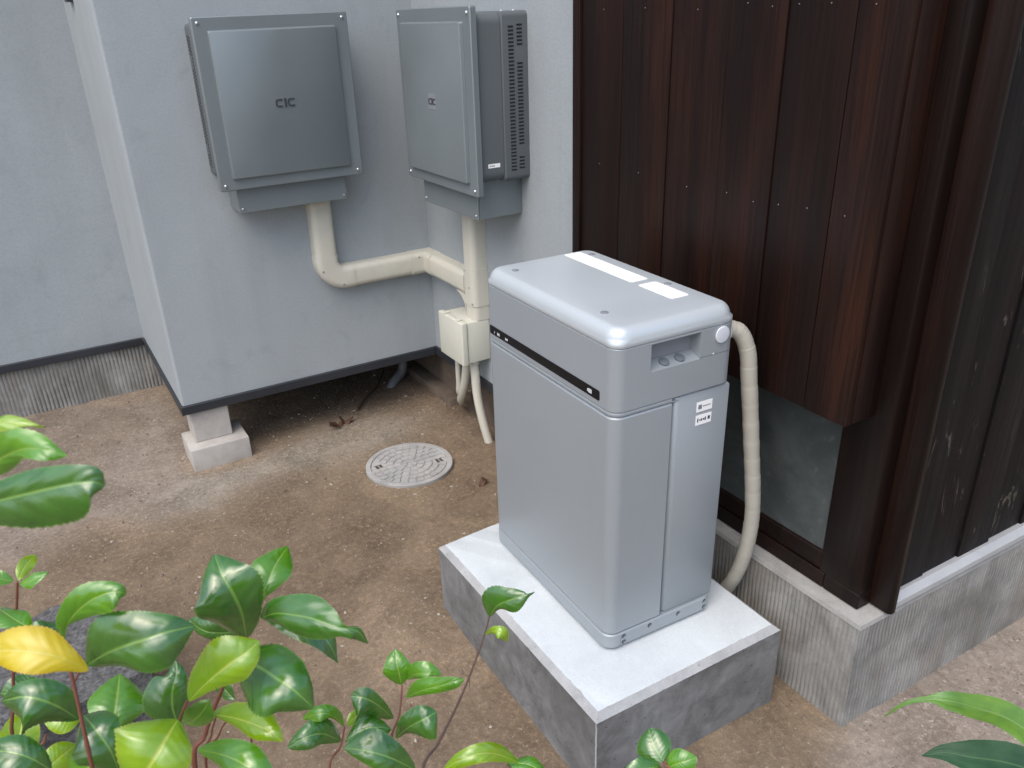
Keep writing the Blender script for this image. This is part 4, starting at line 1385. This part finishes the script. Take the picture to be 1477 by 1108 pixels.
LEAVES_A = [
 ((-0.8473, -0.4722, 1.3834), (-0.8019, -0.5263, 1.4), (-0.415, -0.07, 0.907), 0.0090, 0.10, 0.15, -0.05, 2),
 ((-0.8691, -0.4622, 1.3339), (-0.7896, -0.5439, 1.3808), (-0.75, -0.452, 0.483), 0.0258, 0.12, 0.20, 0.10, 1),
 ((-0.8785, -0.4881, 1.3236), (-0.7756, -0.5715, 1.368), (-0.669, -0.574, 0.472), 0.0323, 0.10, 0.12, 0.05, 0),
 ((-0.8712, -0.2255, 1.1168), (-0.8496, -0.2057, 1.1281), (0.418, -0.749, 0.514), 0.0136, 0.10, 0.20, 0.10, 2),
 ((-0.87, -0.2273, 1.1149), (-0.8468, -0.245, 1.1291), (-0.692, -0.461, 0.556), 0.0134, 0.10, 0.20, -0.10, 1),
 ((-0.8747, -0.2235, 1.1169), (-0.895, -0.2157, 1.1335), (0.211, -0.76, 0.615), 0.0134, 0.10, 0.20, 0.10, 1),
 ((-0.8695, -0.2684, 1.0872), (-0.8942, -0.2224, 1.0994), (0.218, -0.139, 0.966), 0.0292, 0.15, 0.20, 0.10, 1),
 ((-0.8507, -0.204, 1.0387), (-0.8809, -0.21, 1.0435), (0.238, -0.562, 0.792), 0.0243, 0.10, 0.20, 0.10, 0),
 ((-0.8343, -0.4018, 1.157), (-0.7829, -0.4316, 1.2006), (-0.459, -0.886, -0.064), 0.0339, 0.16, 0.20, 0.16, 1),
 ((-0.8183, -0.4759, 1.177), (-0.8789, -0.439, 1.2056), (-0.05, -0.662, 0.748), 0.0290, 0.05, 0.12, -0.05, 3),
 ((-0.825, -0.4165, 1.14), (-0.7418, -0.4595, 1.1687), (-0.512, -0.552, 0.658), 0.0462, 0.10, 0.22, 0.03, 0),
 ((-0.6948, -0.3544, 1.0616), (-0.7034, -0.3387, 1.1497), (0.153, -0.97, 0.188), 0.0633, 0.14, 0.22, -0.10, 0),
 ((-0.6693, -0.3504, 1.0941), (-0.625, -0.3145, 1.1115), (0.242, -0.648, 0.722), 0.0372, 0.10, 0.25, 0.05, 1),
 ((-0.673, -0.367, 1.0836), (-0.6008, -0.4488, 1.0773), (-0.361, -0.384, 0.85), 0.0482, 0.22, 0.28, 0.06, 1),
 ((-0.6739, -0.3212, 1.0507), (-0.6123, -0.383, 1.0241), (0.063, -0.341, 0.938), 0.0379, 0.20, 0.30, 0.12, 0),
 ((-0.7604, -0.4344, 1.0809), (-0.6963, -0.4477, 1.1209), (-0.477, -0.699, 0.532), 0.0541, 0.12, 0.18, -0.04, 2),
 ((-0.7071, -0.3923, 1.0726), (-0.6697, -0.4746, 1.0534), (-0.415, -0.381, 0.826), 0.0572, 0.18, 0.20, 0.06, 0),
 ((-0.7703, -0.403, 1.0359), (-0.7637, -0.3814, 1.0814), (-0.506, -0.749, 0.429), 0.0386, 0.10, 0.30, 0.02, 1),
 ((-0.7725, -0.4532, 1.0806), (-0.827, -0.4586, 1.0394), (-0.364, -0.731, 0.578), 0.0567, 0.10, 0.18, -0.04, 2),
 ((-0.7414, -0.3832, 1.009), (-0.695, -0.4555, 1.0169), (-0.63, -0.327, 0.705), 0.0294, 0.15, 0.20, 0.12, 2),
 ((-0.7638, -0.4222, 1.0079), (-0.7088, -0.4814, 1.0023), (-0.233, -0.304, 0.924), 0.0368, 0.12, 0.20, 0.10, 1),
 ((-0.8499, -0.3405, 1.0229), (-0.8986, -0.3097, 1.0753), (0.288, -0.684, 0.67), 0.0580, 0.14, 0.20, -0.08, 0),
 ((-0.877, -0.3971, 1.0313), (-0.9232, -0.3632, 1.0689), (0.191, -0.601, 0.776), 0.0421, 0.14, 0.20, 0.06, 0),
 ((-0.8352, -0.3536, 0.9683), (-0.8626, -0.3162, 1.0082), (-0.287, -0.789, 0.542), 0.0433, 0.14, 0.25, 0.10, 0),
 ((-0.8289, -0.2834, 0.9636), (-0.8036, -0.2413, 0.9731), (0.477, -0.456, 0.751), 0.0564, 0.10, 0.20, 0.05, 1),
 ((-0.8965, -0.3051, 0.9485), (-0.8629, -0.2943, 0.9558), (0.156, -0.838, 0.523), 0.0272, 0.10, 0.20, 0.05, 2),
 ((-0.7413, -0.3938, 1.0357), (-0.7696, -0.3734, 0.9983), (-0.521, -0.851, -0.07), 0.0285, 0.12, 0.25, 0.05, 1),
 ((-0.6872, -0.3018, 1.0265), (-0.7396, -0.2794, 1.0372), (-0.375, -0.922, 0.095), 0.0244, 0.12, 0.30, 0.05, 0),
 ((-0.8884, -0.1784, 0.9556), (-0.9271, -0.179, 0.9616), (0.123, -0.675, 0.728), 0.0299, 0.10, 0.20, 0.05, 0),
 ((-0.8559, -0.2316, 0.9384), (-0.8908, -0.232, 0.9484), (0.217, -0.648, 0.73), 0.0263, 0.10, 0.20, 0.05, 2),
 ((-0.8761, -0.3203, 0.9416), (-0.8218, -0.3548, 0.9796), (-0.656, -0.687, 0.313), 0.0372, 0.14, 0.20, 0.05, 1),
 ((-0.7145, -0.3405, 0.9754), (-0.7231, -0.2981, 0.9971), (-0.729, -0.423, 0.538), 0.0243, 0.12, 0.30, 0.05, 0),
 ((-0.9363, -0.2186, 0.8813), (-0.9081, -0.1804, 0.9324), (0.249, -0.837, 0.488), 0.0374, 0.14, 0.20, 0.05, 2)
]
LEAVES_B = [
 ((-0.4988, -0.2305, 0.794), (-0.4979, -0.2081, 0.8352), (-0.116, -0.872, 0.476), 0.0388, 0.12, 0.25, 0.02, 1),
 ((-0.4934, -0.2309, 0.7989), (-0.4555, -0.2763, 0.8236), (-0.658, -0.147, 0.739), 0.0219, 0.18, 0.25, -0.08, 1),
 ((-0.4996, -0.2466, 0.7871), (-0.4439, -0.312, 0.8398), (-0.661, 0.041, 0.749), 0.0251, 0.12, 0.40, 0.02, 1),
 ((-0.5257, -0.2562, 0.7667), (-0.5717, -0.2458, 0.8309), (0.365, -0.842, 0.398), 0.0410, 0.28, 0.25, -0.08, 0),
 ((-0.5329, -0.2789, 0.7644), (-0.4883, -0.3195, 0.8047), (-0.789, -0.446, 0.424), 0.0404, 0.16, 0.20, 0.08, 0),
 ((-0.5342, -0.349, 0.7745), (-0.607, -0.3107, 0.8163), (-0.018, -0.752, 0.658), 0.0516, 0.14, 0.22, 0.10, 1),
 ((-0.5827, -0.2273, 0.7617), (-0.6308, -0.2185, 0.798), (0.403, -0.611, 0.682), 0.0215, 0.20, 0.20, -0.10, 1),
 ((-0.5926, -0.2387, 0.7543), (-0.6614, -0.2379, 0.7783), (0.17, -0.84, 0.516), 0.0318, 0.25, 0.28, -0.16, 0),
 ((-0.5796, -0.2291, 0.7616), (-0.5528, -0.2198, 0.7594), (0.3, -0.716, 0.631), 0.0165, 0.10, 0.20, 0.10, 2),
 ((-0.5934, -0.2651, 0.7746), (-0.5417, -0.2853, 0.7899), (-0.38, -0.312, 0.871), 0.0350, 0.14, 0.25, 0.10, 0),
 ((-0.3524, -0.2139, 0.8332), (-0.3051, -0.2611, 0.8869), (-0.83, -0.287, 0.479), 0.0537, 0.24, 0.20, 0.02, 0),
 ((-0.3651, -0.2203, 0.8089), (-0.3447, -0.255, 0.8126), (-0.739, -0.375, 0.56), 0.0251, 0.50, 0.20, 0.20, 2),
 ((-0.4402, -0.442, 0.8155), (-0.5316, -0.4176, 0.8367), (-0.18, -0.936, 0.303), 0.0346, 0.20, 0.25, 0.18, 2),
 ((-0.4508, -0.3931, 0.7786), (-0.4311, -0.3658, 0.7787), (0.103, -0.078, 0.992), 0.0307, 0.12, 0.25, 0.00, 1),
 ((-0.4558, -0.4338, 0.8148), (-0.4247, -0.4738, 0.8197), (-0.317, -0.131, 0.939), 0.0205, 0.14, 0.25, 0.10, 1)
]
LEAVES_C = [
 ((-0.2472, -0.4709, 0.7279), (-0.2431, -0.4341, 0.7525), (-0.375, -0.486, 0.79), 0.0410, 0.10, 0.30, 0.08, 0),
 ((-0.2459, -0.4752, 0.7214), (-0.2235, -0.4993, 0.7462), (-0.839, -0.351, 0.416), 0.0297, 0.15, 0.25, 0.05, 1),
 ((-0.2529, -0.4698, 0.7242), (-0.298, -0.4614, 0.74), (0.169, -0.584, 0.794), 0.0262, 0.15, 0.25, 0.05, 0)
]
STEMS_A = [
 [(-0.6944, -0.3539, 1.0628, 0.0016), (-0.6816, -0.3518, 1.0794, 0.0015), (-0.6697, -0.3499, 1.0947, 0.0014)],
 [(-0.8350, -0.4203, 1.1459, 0.0013), (-0.8383, -0.4320, 1.0987, 0.0015), (-0.8427, -0.4357, 1.0420, 0.0017)],
 [(-0.8721, -0.2257, 1.1156, 0.0012), (-0.8868, -0.2211, 1.0633, 0.0014), (-0.9096, -0.2151, 0.9828, 0.0017), (-0.9288, -0.2105, 0.8576, 0.0020)],
 [(-0.6700, -0.3503, 1.0935, 0.0015), (-0.6937, -0.3564, 1.0591, 0.0018), (-0.7279, -0.3551, 1.0043, 0.0020), (-0.7507, -0.3541, 0.9604, 0.0022), (-0.7691, -0.3517, 0.9007, 0.0024)],
 [(-0.8345, -0.4020, 1.1565, 0.0009), (-0.8360, -0.4081, 1.1440, 0.0011)],
 [(-0.8250, -0.4165, 1.1400, 0.0009), (-0.8351, -0.4176, 1.1278, 0.0011)],
 [(-0.6730, -0.3670, 1.0836, 0.0009), (-0.6786, -0.3578, 1.0831, 0.0010)],
 [(-0.7604, -0.4344, 1.0809, 0.0009), (-0.7708, -0.4288, 1.0577, 0.0011), (-0.7835, -0.4070, 1.0155, 0.0012), (-0.7946, -0.4017, 0.9683, 0.0015)],
 [(-0.7345, -0.3361, 0.9634, 0.0010), (-0.7438, -0.3245, 0.9290, 0.0011), (-0.7587, -0.3091, 0.8504, 0.0013)],
 [(-0.7239, -0.3273, 0.9439, 0.0010), (-0.7365, -0.3204, 0.9209, 0.0011), (-0.7587, -0.3091, 0.8504, 0.0012)],
 [(-0.7022, -0.3093, 0.9064, 0.0011), (-0.7086, -0.3064, 0.8597, 0.0012), (-0.7136, -0.3029, 0.8152, 0.0014)],
 [(-0.8905, -0.2563, 0.9508, 0.0011), (-0.9020, -0.2584, 0.8897, 0.0014)],
 [(-0.8431, -0.4735, 1.3852, 0.0012), (-0.8810, -0.4641, 1.3185, 0.0015), (-0.9094, -0.4423, 1.2379, 0.0020), (-0.9458, -0.3626, 1.0246, 0.0024)]
]
STEMS_B = [
 [(-0.4984, -0.2317, 0.7923, 0.0011), (-0.5137, -0.2510, 0.7652, 0.0014), (-0.5319, -0.2636, 0.7472, 0.0016), (-0.5575, -0.2801, 0.6921, 0.0018)],
 [(-0.5821, -0.2281, 0.7609, 0.0010), (-0.5939, -0.2420, 0.7470, 0.0013), (-0.6155, -0.2545, 0.7029, 0.0016)],
 [(-0.3529, -0.2146, 0.8314, 0.0010), (-0.3653, -0.2207, 0.8080, 0.0013), (-0.4019, -0.2383, 0.7626, 0.0016), (-0.4342, -0.2521, 0.7285, 0.0016), (-0.4669, -0.2637, 0.6977, 0.0019), (-0.5038, -0.2788, 0.6566, 0.0022)],
 [(-0.4019, -0.2383, 0.7626, 0.0006), (-0.4063, -0.2465, 0.7435, 0.0005)],
 [(-0.4019, -0.2383, 0.7626, 0.0006), (-0.4101, -0.2316, 0.7665, 0.0004)],
 [(-0.4536, -0.4334, 0.8176, 0.0010), (-0.4555, -0.4405, 0.7802, 0.0013)]
]
STEMS_C = [
 [(-0.2476, -0.4698, 0.7295, 0.0013), (-0.2495, -0.4794, 0.6875, 0.0016)]
]
BLADES = [
 [(0.1973, -0.4860, 0.5734, 0.0011), (0.2141, -0.5030, 0.6054, 0.0054), (0.2322, -0.5275, 0.6253, 0.0085), (0.2425, -0.5522, 0.6368, 0.0250), (0.2420, -0.5914, 0.6573, 0.0343), (0.2386, -0.6301, 0.6759, 0.0351), (0.2298, -0.6719, 0.6835, 0.0339), (0.2223, -0.7231, 0.6754, 0.0272), (0.2162, -0.7933, 0.6119, 0.0124), (0.2679, -0.8408, 0.4638, 0.0037)],
 [(0.1164, -0.5946, 0.6404, 0.0010), (0.1344, -0.6114, 0.6511, 0.0172), (0.1496, -0.6396, 0.6613, 0.0339), (0.1626, -0.6756, 0.6781, 0.0421), (0.1712, -0.7135, 0.6874, 0.0410), (0.1896, -0.7590, 0.6697, 0.0297), (0.2037, -0.8189, 0.5989, 0.0121), (0.2546, -0.8520, 0.4760, 0.0036)]
]
SHAPED_A = [
 ([(-0.824, -0.4179, 1.1384), (-0.8037, -0.4396, 1.1596), (-0.7829, -0.4543, 1.1712), (-0.7626, -0.4602, 1.1752), (-0.7418, -0.4586, 1.1702)], [0.0, 0.0261, 0.0215, 0.0132, 0.0], [0.0, 0.0143, 0.0242, 0.0231, 0.0], 0.10, 0.35, 0, 10),
 ([(-0.6931, -0.3567, 1.0591), (-0.6944, -0.3712, 1.1004), (-0.6989, -0.3726, 1.1276), (-0.7032, -0.3621, 1.1422), (-0.7032, -0.3385, 1.1502)], [0.0, 0.0297, 0.0323, 0.0191, 0.0], [0.0, 0.0172, 0.0257, 0.0185, 0.0], 0.25, -0.10, 0, 11),
 ([(-0.6703, -0.3501, 1.0939), (-0.6622, -0.3456, 1.1042), (-0.653, -0.337, 1.1116), (-0.6422, -0.3254, 1.1147), (-0.6298, -0.3103, 1.1143)], [0.0, 0.0159, 0.019, 0.0117, 0.0], [0.0, 0.0103, 0.0159, 0.0138, 0.0], 0.25, 0.10, 1, 12),
 ([(-0.678, -0.3649, 1.0823), (-0.6665, -0.3907, 1.1008), (-0.6478, -0.4183, 1.1079), (-0.6348, -0.4378, 1.1087), (-0.6246, -0.4492, 1.1062), (-0.6123, -0.4544, 1.1015), (-0.6042, -0.4558, 1.0842)], [0.0, 0.0136, 0.0188, 0.0136, 0.0045, 0.0032, 0.0], [0.0, 0.0104, 0.0162, 0.0123, 0.0065, 0.0084, 0.0], 0.00, 0.45, 0, 13),
 ([(-0.7593, -0.4354, 1.08), (-0.742, -0.4493, 1.1039), (-0.724, -0.458, 1.1206), (-0.709, -0.4605, 1.1282), (-0.6962, -0.4552, 1.1304)], [0.0, 0.0164, 0.0222, 0.0158, 0.0], [0.0, 0.0082, 0.0164, 0.0123, 0.0], 0.05, 0.25, 2, 15),
 ([(-0.7123, -0.3896, 1.0722), (-0.6985, -0.4338, 1.0866), (-0.6891, -0.4621, 1.0909), (-0.6796, -0.4772, 1.0847), (-0.6677, -0.483, 1.0633)], [0.0, 0.0222, 0.0216, 0.017, 0.0], [0.0, 0.0272, 0.0297, 0.0216, 0.0], 0.45, 0.30, 0, 16),
 ([(-0.7721, -0.4051, 1.0303), (-0.7722, -0.4024, 1.0523), (-0.7684, -0.3989, 1.068), (-0.7627, -0.3939, 1.0771), (-0.7601, -0.3822, 1.0835)], [0.0, 0.0218, 0.0187, 0.0093, 0.0], [0.0, 0.0109, 0.0112, 0.0081, 0.0], 0.50, 0.15, 0, 17),
 ([(-0.7717, -0.4531, 1.0816), (-0.7818, -0.4708, 1.0854), (-0.792, -0.4802, 1.0812), (-0.8025, -0.4811, 1.0693), (-0.8157, -0.4743, 1.0453)], [0.0, 0.0203, 0.0248, 0.022, 0.0], [0.0, 0.0276, 0.0352, 0.0282, 0.0], 0.15, 0.25, 2, 18),
 ([(-0.742, -0.3828, 1.009), (-0.7251, -0.4181, 1.0253), (-0.7118, -0.4438, 1.0324), (-0.7023, -0.4592, 1.0314), (-0.6959, -0.4646, 1.0225)], [0.0, 0.0133, 0.0143, 0.0082, 0.0], [0.0, 0.0063, 0.0102, 0.0063, 0.0], 0.10, 0.40, 2, 19),
 ([(-0.7625, -0.4212, 1.011), (-0.7458, -0.4519, 1.024), (-0.7328, -0.4735, 1.0267), (-0.7227, -0.4866, 1.0189), (-0.713, -0.4937, 0.9988)], [0.0, 0.0128, 0.0158, 0.0116, 0.0], [0.0, 0.0085, 0.0128, 0.0104, 0.0], 0.20, 0.35, 1, 20),
 ([(-0.8344, -0.4013, 1.1578), (-0.8261, -0.4111, 1.1796), (-0.8104, -0.4212, 1.1974), (-0.7949, -0.4299, 1.2063), (-0.7862, -0.4338, 1.2061), (-0.7823, -0.4317, 1.201)], [0.0, 0.0093, 0.0131, 0.0082, 0.0055, 0.0], [0.0, 0.0033, 0.0109, 0.0137, 0.0098, 0.0], 0.15, 0.10, 1, 8),
 ([(-0.8195, -0.4753, 1.1769), (-0.8304, -0.4771, 1.1942), (-0.8454, -0.4715, 1.2036), (-0.8621, -0.4598, 1.205), (-0.8831, -0.4408, 1.1981)], [0.0, 0.0083, 0.0135, 0.012, 0.0], [0.0, 0.0085, 0.016, 0.0145, 0.0], 0.15, 0.20, 3, 9),
 ([(-0.8496, -0.34, 1.0241), (-0.8605, -0.345, 1.0499), (-0.8734, -0.3424, 1.0646), (-0.8862, -0.334, 1.0669), (-0.9035, -0.3174, 1.0566)], [0.0, 0.0151, 0.0277, 0.0265, 0.0], [0.0, 0.0158, 0.0164, 0.012, 0.0], 0.35, 0.15, 0, 21),
 ([(-0.8744, -0.3985, 1.0315), (-0.8852, -0.3971, 1.0511), (-0.8983, -0.3896, 1.0591), (-0.9213, -0.3706, 1.0575)], [0.0, 0.0161, 0.019, 0.0], [0.0, 0.0111, 0.0131, 0.0], 0.10, 0.30, 0, 22),
 ([(-0.8307, -0.3592, 0.9627), (-0.8315, -0.3592, 0.9906), (-0.8376, -0.3496, 1.0075), (-0.8422, -0.3357, 1.0107), (-0.8481, -0.3135, 1.0048)], [0.0, 0.0244, 0.0257, 0.0172, 0.0], [0.0, 0.0066, 0.0185, 0.0172, 0.0], 0.35, 0.20, 0, 23),
 ([(-0.8309, -0.2896, 0.9505), (-0.8249, -0.2795, 0.9645), (-0.8182, -0.2619, 0.9722), (-0.8115, -0.2354, 0.9758)], [0.0, 0.021, 0.0239, 0.0], [0.0, 0.0239, 0.0253, 0.0], 0.30, 0.30, 1, 24),
 ([(-0.8623, -0.4904, 1.3357), (-0.8381, -0.5216, 1.3513), (-0.8145, -0.5465, 1.3632), (-0.7961, -0.5628, 1.3705), (-0.7824, -0.5714, 1.3725), (-0.7756, -0.5715, 1.368)], [0.0, 0.0085, 0.0113, 0.0101, 0.0081, 0.0], [0.0, 0.0121, 0.0192, 0.0192, 0.0125, 0.0], 0.05, 0.20, 0, 2),
 ([(-0.8554, -0.4654, 1.3417), (-0.8302, -0.5009, 1.366), (-0.8126, -0.5249, 1.3806), (-0.8001, -0.5397, 1.3835), (-0.7903, -0.5446, 1.3789)], [0.0, 0.0162, 0.0116, 0.0054, 0.0], [0.0, 0.0079, 0.005, 0.0058, 0.0], 0.20, 0.10, 1, 1)
]
SHAPED_B = [
 ([(-0.4992, -0.2312, 0.7924), (-0.5003, -0.2295, 0.8147), (-0.4997, -0.2229, 0.8272), (-0.4945, -0.2096, 0.8359)], [0.0, 0.0185, 0.0139, 0.0], [0.0, 0.0157, 0.0129, 0.0], 0.30, 0.10, 1, 0),
 ([(-0.4918, -0.2318, 0.7988), (-0.4865, -0.2559, 0.8242), (-0.4754, -0.2705, 0.8321), (-0.4582, -0.2748, 0.8238)], [0.0, 0.0137, 0.0128, 0.0], [0.0, 0.0055, 0.0036, 0.0], 0.10, 0.30, 1, 1),
 ([(-0.5004, -0.2478, 0.7843), (-0.4886, -0.2739, 0.8121), (-0.4708, -0.296, 0.8301), (-0.4566, -0.3081, 0.8397), (-0.4439, -0.312, 0.8398)], [0.0, 0.0134, 0.0098, 0.0054, 0.0], [0.0, 0.0054, 0.0081, 0.0081, 0.0], 0.00, 0.50, 1, 2),
 ([(-0.5242, -0.2564, 0.7679), (-0.5443, -0.2623, 0.8084), (-0.5601, -0.2601, 0.8269), (-0.573, -0.2477, 0.8262)], [0.0, 0.0187, 0.0294, 0.0], [0.0, 0.008, 0.0116, 0.0], 0.30, -0.20, 0, 3),
 ([(-0.5325, -0.2814, 0.7604), (-0.5212, -0.3042, 0.7942), (-0.5043, -0.317, 0.8109), (-0.487, -0.3161, 0.8122)], [0.0, 0.0149, 0.0158, 0.0], [0.0, 0.0097, 0.0255, 0.0], 0.10, 0.30, 0, 4),
 ([(-0.5349, -0.35, 0.7718), (-0.5621, -0.347, 0.806), (-0.5862, -0.3344, 0.8198), (-0.6072, -0.311, 0.8156)], [0.0, 0.0166, 0.0125, 0.0], [0.0, 0.0175, 0.0241, 0.0], 0.30, 0.10, 0, 5),
 ([(-0.5829, -0.2276, 0.7609), (-0.5984, -0.243, 0.8017), (-0.6142, -0.2406, 0.8131), (-0.6317, -0.2198, 0.7949)], [0.0, 0.0036, 0.009, 0.0], [0.0, 0.0098, 0.009, 0.0], 0.20, 0.30, 1, 6),
 ([(-0.5921, -0.2403, 0.7518), (-0.6161, -0.248, 0.7852), (-0.6378, -0.2488, 0.7925), (-0.6599, -0.2388, 0.7782)], [0.0, 0.0115, 0.0141, 0.0], [0.0, 0.0185, 0.0124, 0.0], 0.10, 0.30, 0, 7),
 ([(-0.3534, -0.2153, 0.8297), (-0.3488, -0.233, 0.8595), (-0.3369, -0.2494, 0.8763), (-0.3206, -0.2601, 0.8847), (-0.3062, -0.2619, 0.8844)], [0.0, 0.0249, 0.0153, 0.0038, 0.0], [0.0, 0.0067, 0.0163, 0.0067, 0.0], 0.10, 0.30, 0, 10),
 ([(-0.3653, -0.2207, 0.808), (-0.3653, -0.2483, 0.8345), (-0.3583, -0.2608, 0.8344), (-0.3469, -0.2547, 0.811)], [0.0, 0.0058, 0.0087, 0.0], [0.0, 0.0048, 0.0077, 0.0], 0.30, 0.30, 2, 11),
 ([(-0.4414, -0.4409, 0.8163), (-0.4706, -0.4461, 0.8523), (-0.4924, -0.4471, 0.8686), (-0.5144, -0.4398, 0.8653), (-0.532, -0.4255, 0.8449)], [0.0, 0.007, 0.0086, 0.0078, 0.0], [0.0, 0.0102, 0.0102, 0.0078, 0.0], 0.20, 0.30, 2, 12)
]


cam_a = thing('camellia_shrub', (-0.80, -0.32, 0), 'glossy green camellia shrub at the lower left with one bright yellow leaf', 'shrub')
done = {q[6] for q in SHAPED_A}
for q in SHAPED_A:
    shaped_leaf(*q, cam_a)
for i, L_ in enumerate(LEAVES_A):
    if i in done:
        continue
    o = leaf_mesh('leaf', *L_, cam_a, i)
    if L_[7] == 3:
        o['label'] = 'bright yellow leaf'
for st in STEMS_A:
    long_ = st[-1][2] < 1.02
    stem('stem', st, cam_a, M['twig'], (-0.80 + random.uniform(-.02, .02), -0.32 + random.uniform(-.02, .02), -0.03) if long_ else None)
cam_b = thing('camellia_sapling', (-0.46, -0.22, 0), 'thin camellia sapling with small leaves and a bare twig crossing in front of the pad', 'sapling')
done = {q[6] for q in SHAPED_B}
for q in SHAPED_B:
    shaped_leaf(*q, cam_b)
for i, L_ in enumerate(LEAVES_B + LEAVES_C):
    if i in done:
        continue
    leaf_mesh('leaf', *L_, cam_b, 100 + i)
for k, st in enumerate(STEMS_B + STEMS_C):
    low_ = len(st) > 2 or k in (5, 6)
    stem('stem', st, cam_b, M['twig_grey'] if k in (2, 3, 4) else M['twig'], (-0.46 + random.uniform(-.02, .02), -0.22 + random.uniform(-.02, .02), -0.03) if low_ else None)
# buds where leaf pairs meet
for c, par, s in (((-0.6697, -0.3499, 1.0960), cam_a, 1.0),):
    b = B(); b.dome(Vector(c) - Vector((0, 0, 0.004)), (0.1, 0.1, 1), 0.0032 * s, 0.011 * s, 12, 6); b.build('bud', M['bud'], par, smooth=80)

asp = thing('aspidistra_plant', (0.27, -0.85, 0), 'long arching strap leaves of an aspidistra at the lower right', 'plant')
for q, BL in enumerate(BLADES):
    P = bez([p[:3] for p in BL], 8)
    W_ = []
    for i in range(len(P)):
        k = i / 8; a = min(int(k), len(BL) - 2)
        W_.append(BL[a][3] + (BL[a + 1][3] - BL[a][3]) * (k - a))
    bm = bmesh.new(); uvl = bm.loops.layers.uv.new('UVMap'); g = []; uvs = {}
    for i, p in enumerate(P):
        t = (P[min(i + 1, len(P) - 1)] - P[max(i - 1, 0)]).normalized()
        toc = Vector((-0.40, -0.20, 0.9)) if q == 0 else Vector((-0.45, -0.35, 0.85))
        nr = (toc - t * toc.dot(t)).normalized()
        lt = nr.cross(t)
        row = []
        for j in range(-4, 5):
            v = j / 4
            vtx = bm.verts.new(p + lt * v * W_[i] * 0.62 + nr * (abs(v) * W_[i] * 0.16 + 0.0012 * math.sin(v * 9 + i * .3)))
            uvs[vtx] = (i / len(P) * 0.01, 0.5 + v * 0.5); row.append(vtx)
        g.append(row)
    for i in range(len(P) - 1):
        for j in range(8):
            f = bm.faces.new((g[i][j], g[i + 1][j], g[i + 1][j + 1], g[i][j + 1]))
            for lp in f.loops:
                lp[uvl].uv = uvs[lp.vert]
    bb = B(); bb.bm.free(); bb.bm = bm
    o = bb.build('blade', M['blade%d' % q], asp, smooth=0)
    for p_ in o.data.polygons:
        p_.use_smooth = True
    e = Vector(BL[-1][:3])
    b = B().tube(bez([e, e.lerp(Vector((0.27, -0.85, -0.02)), 0.5), (0.27 + 0.01 * q, -0.85, -0.03)], 6), 0.0022, 8)
    b.build('stalk', M['blade1'], asp, smooth=80)
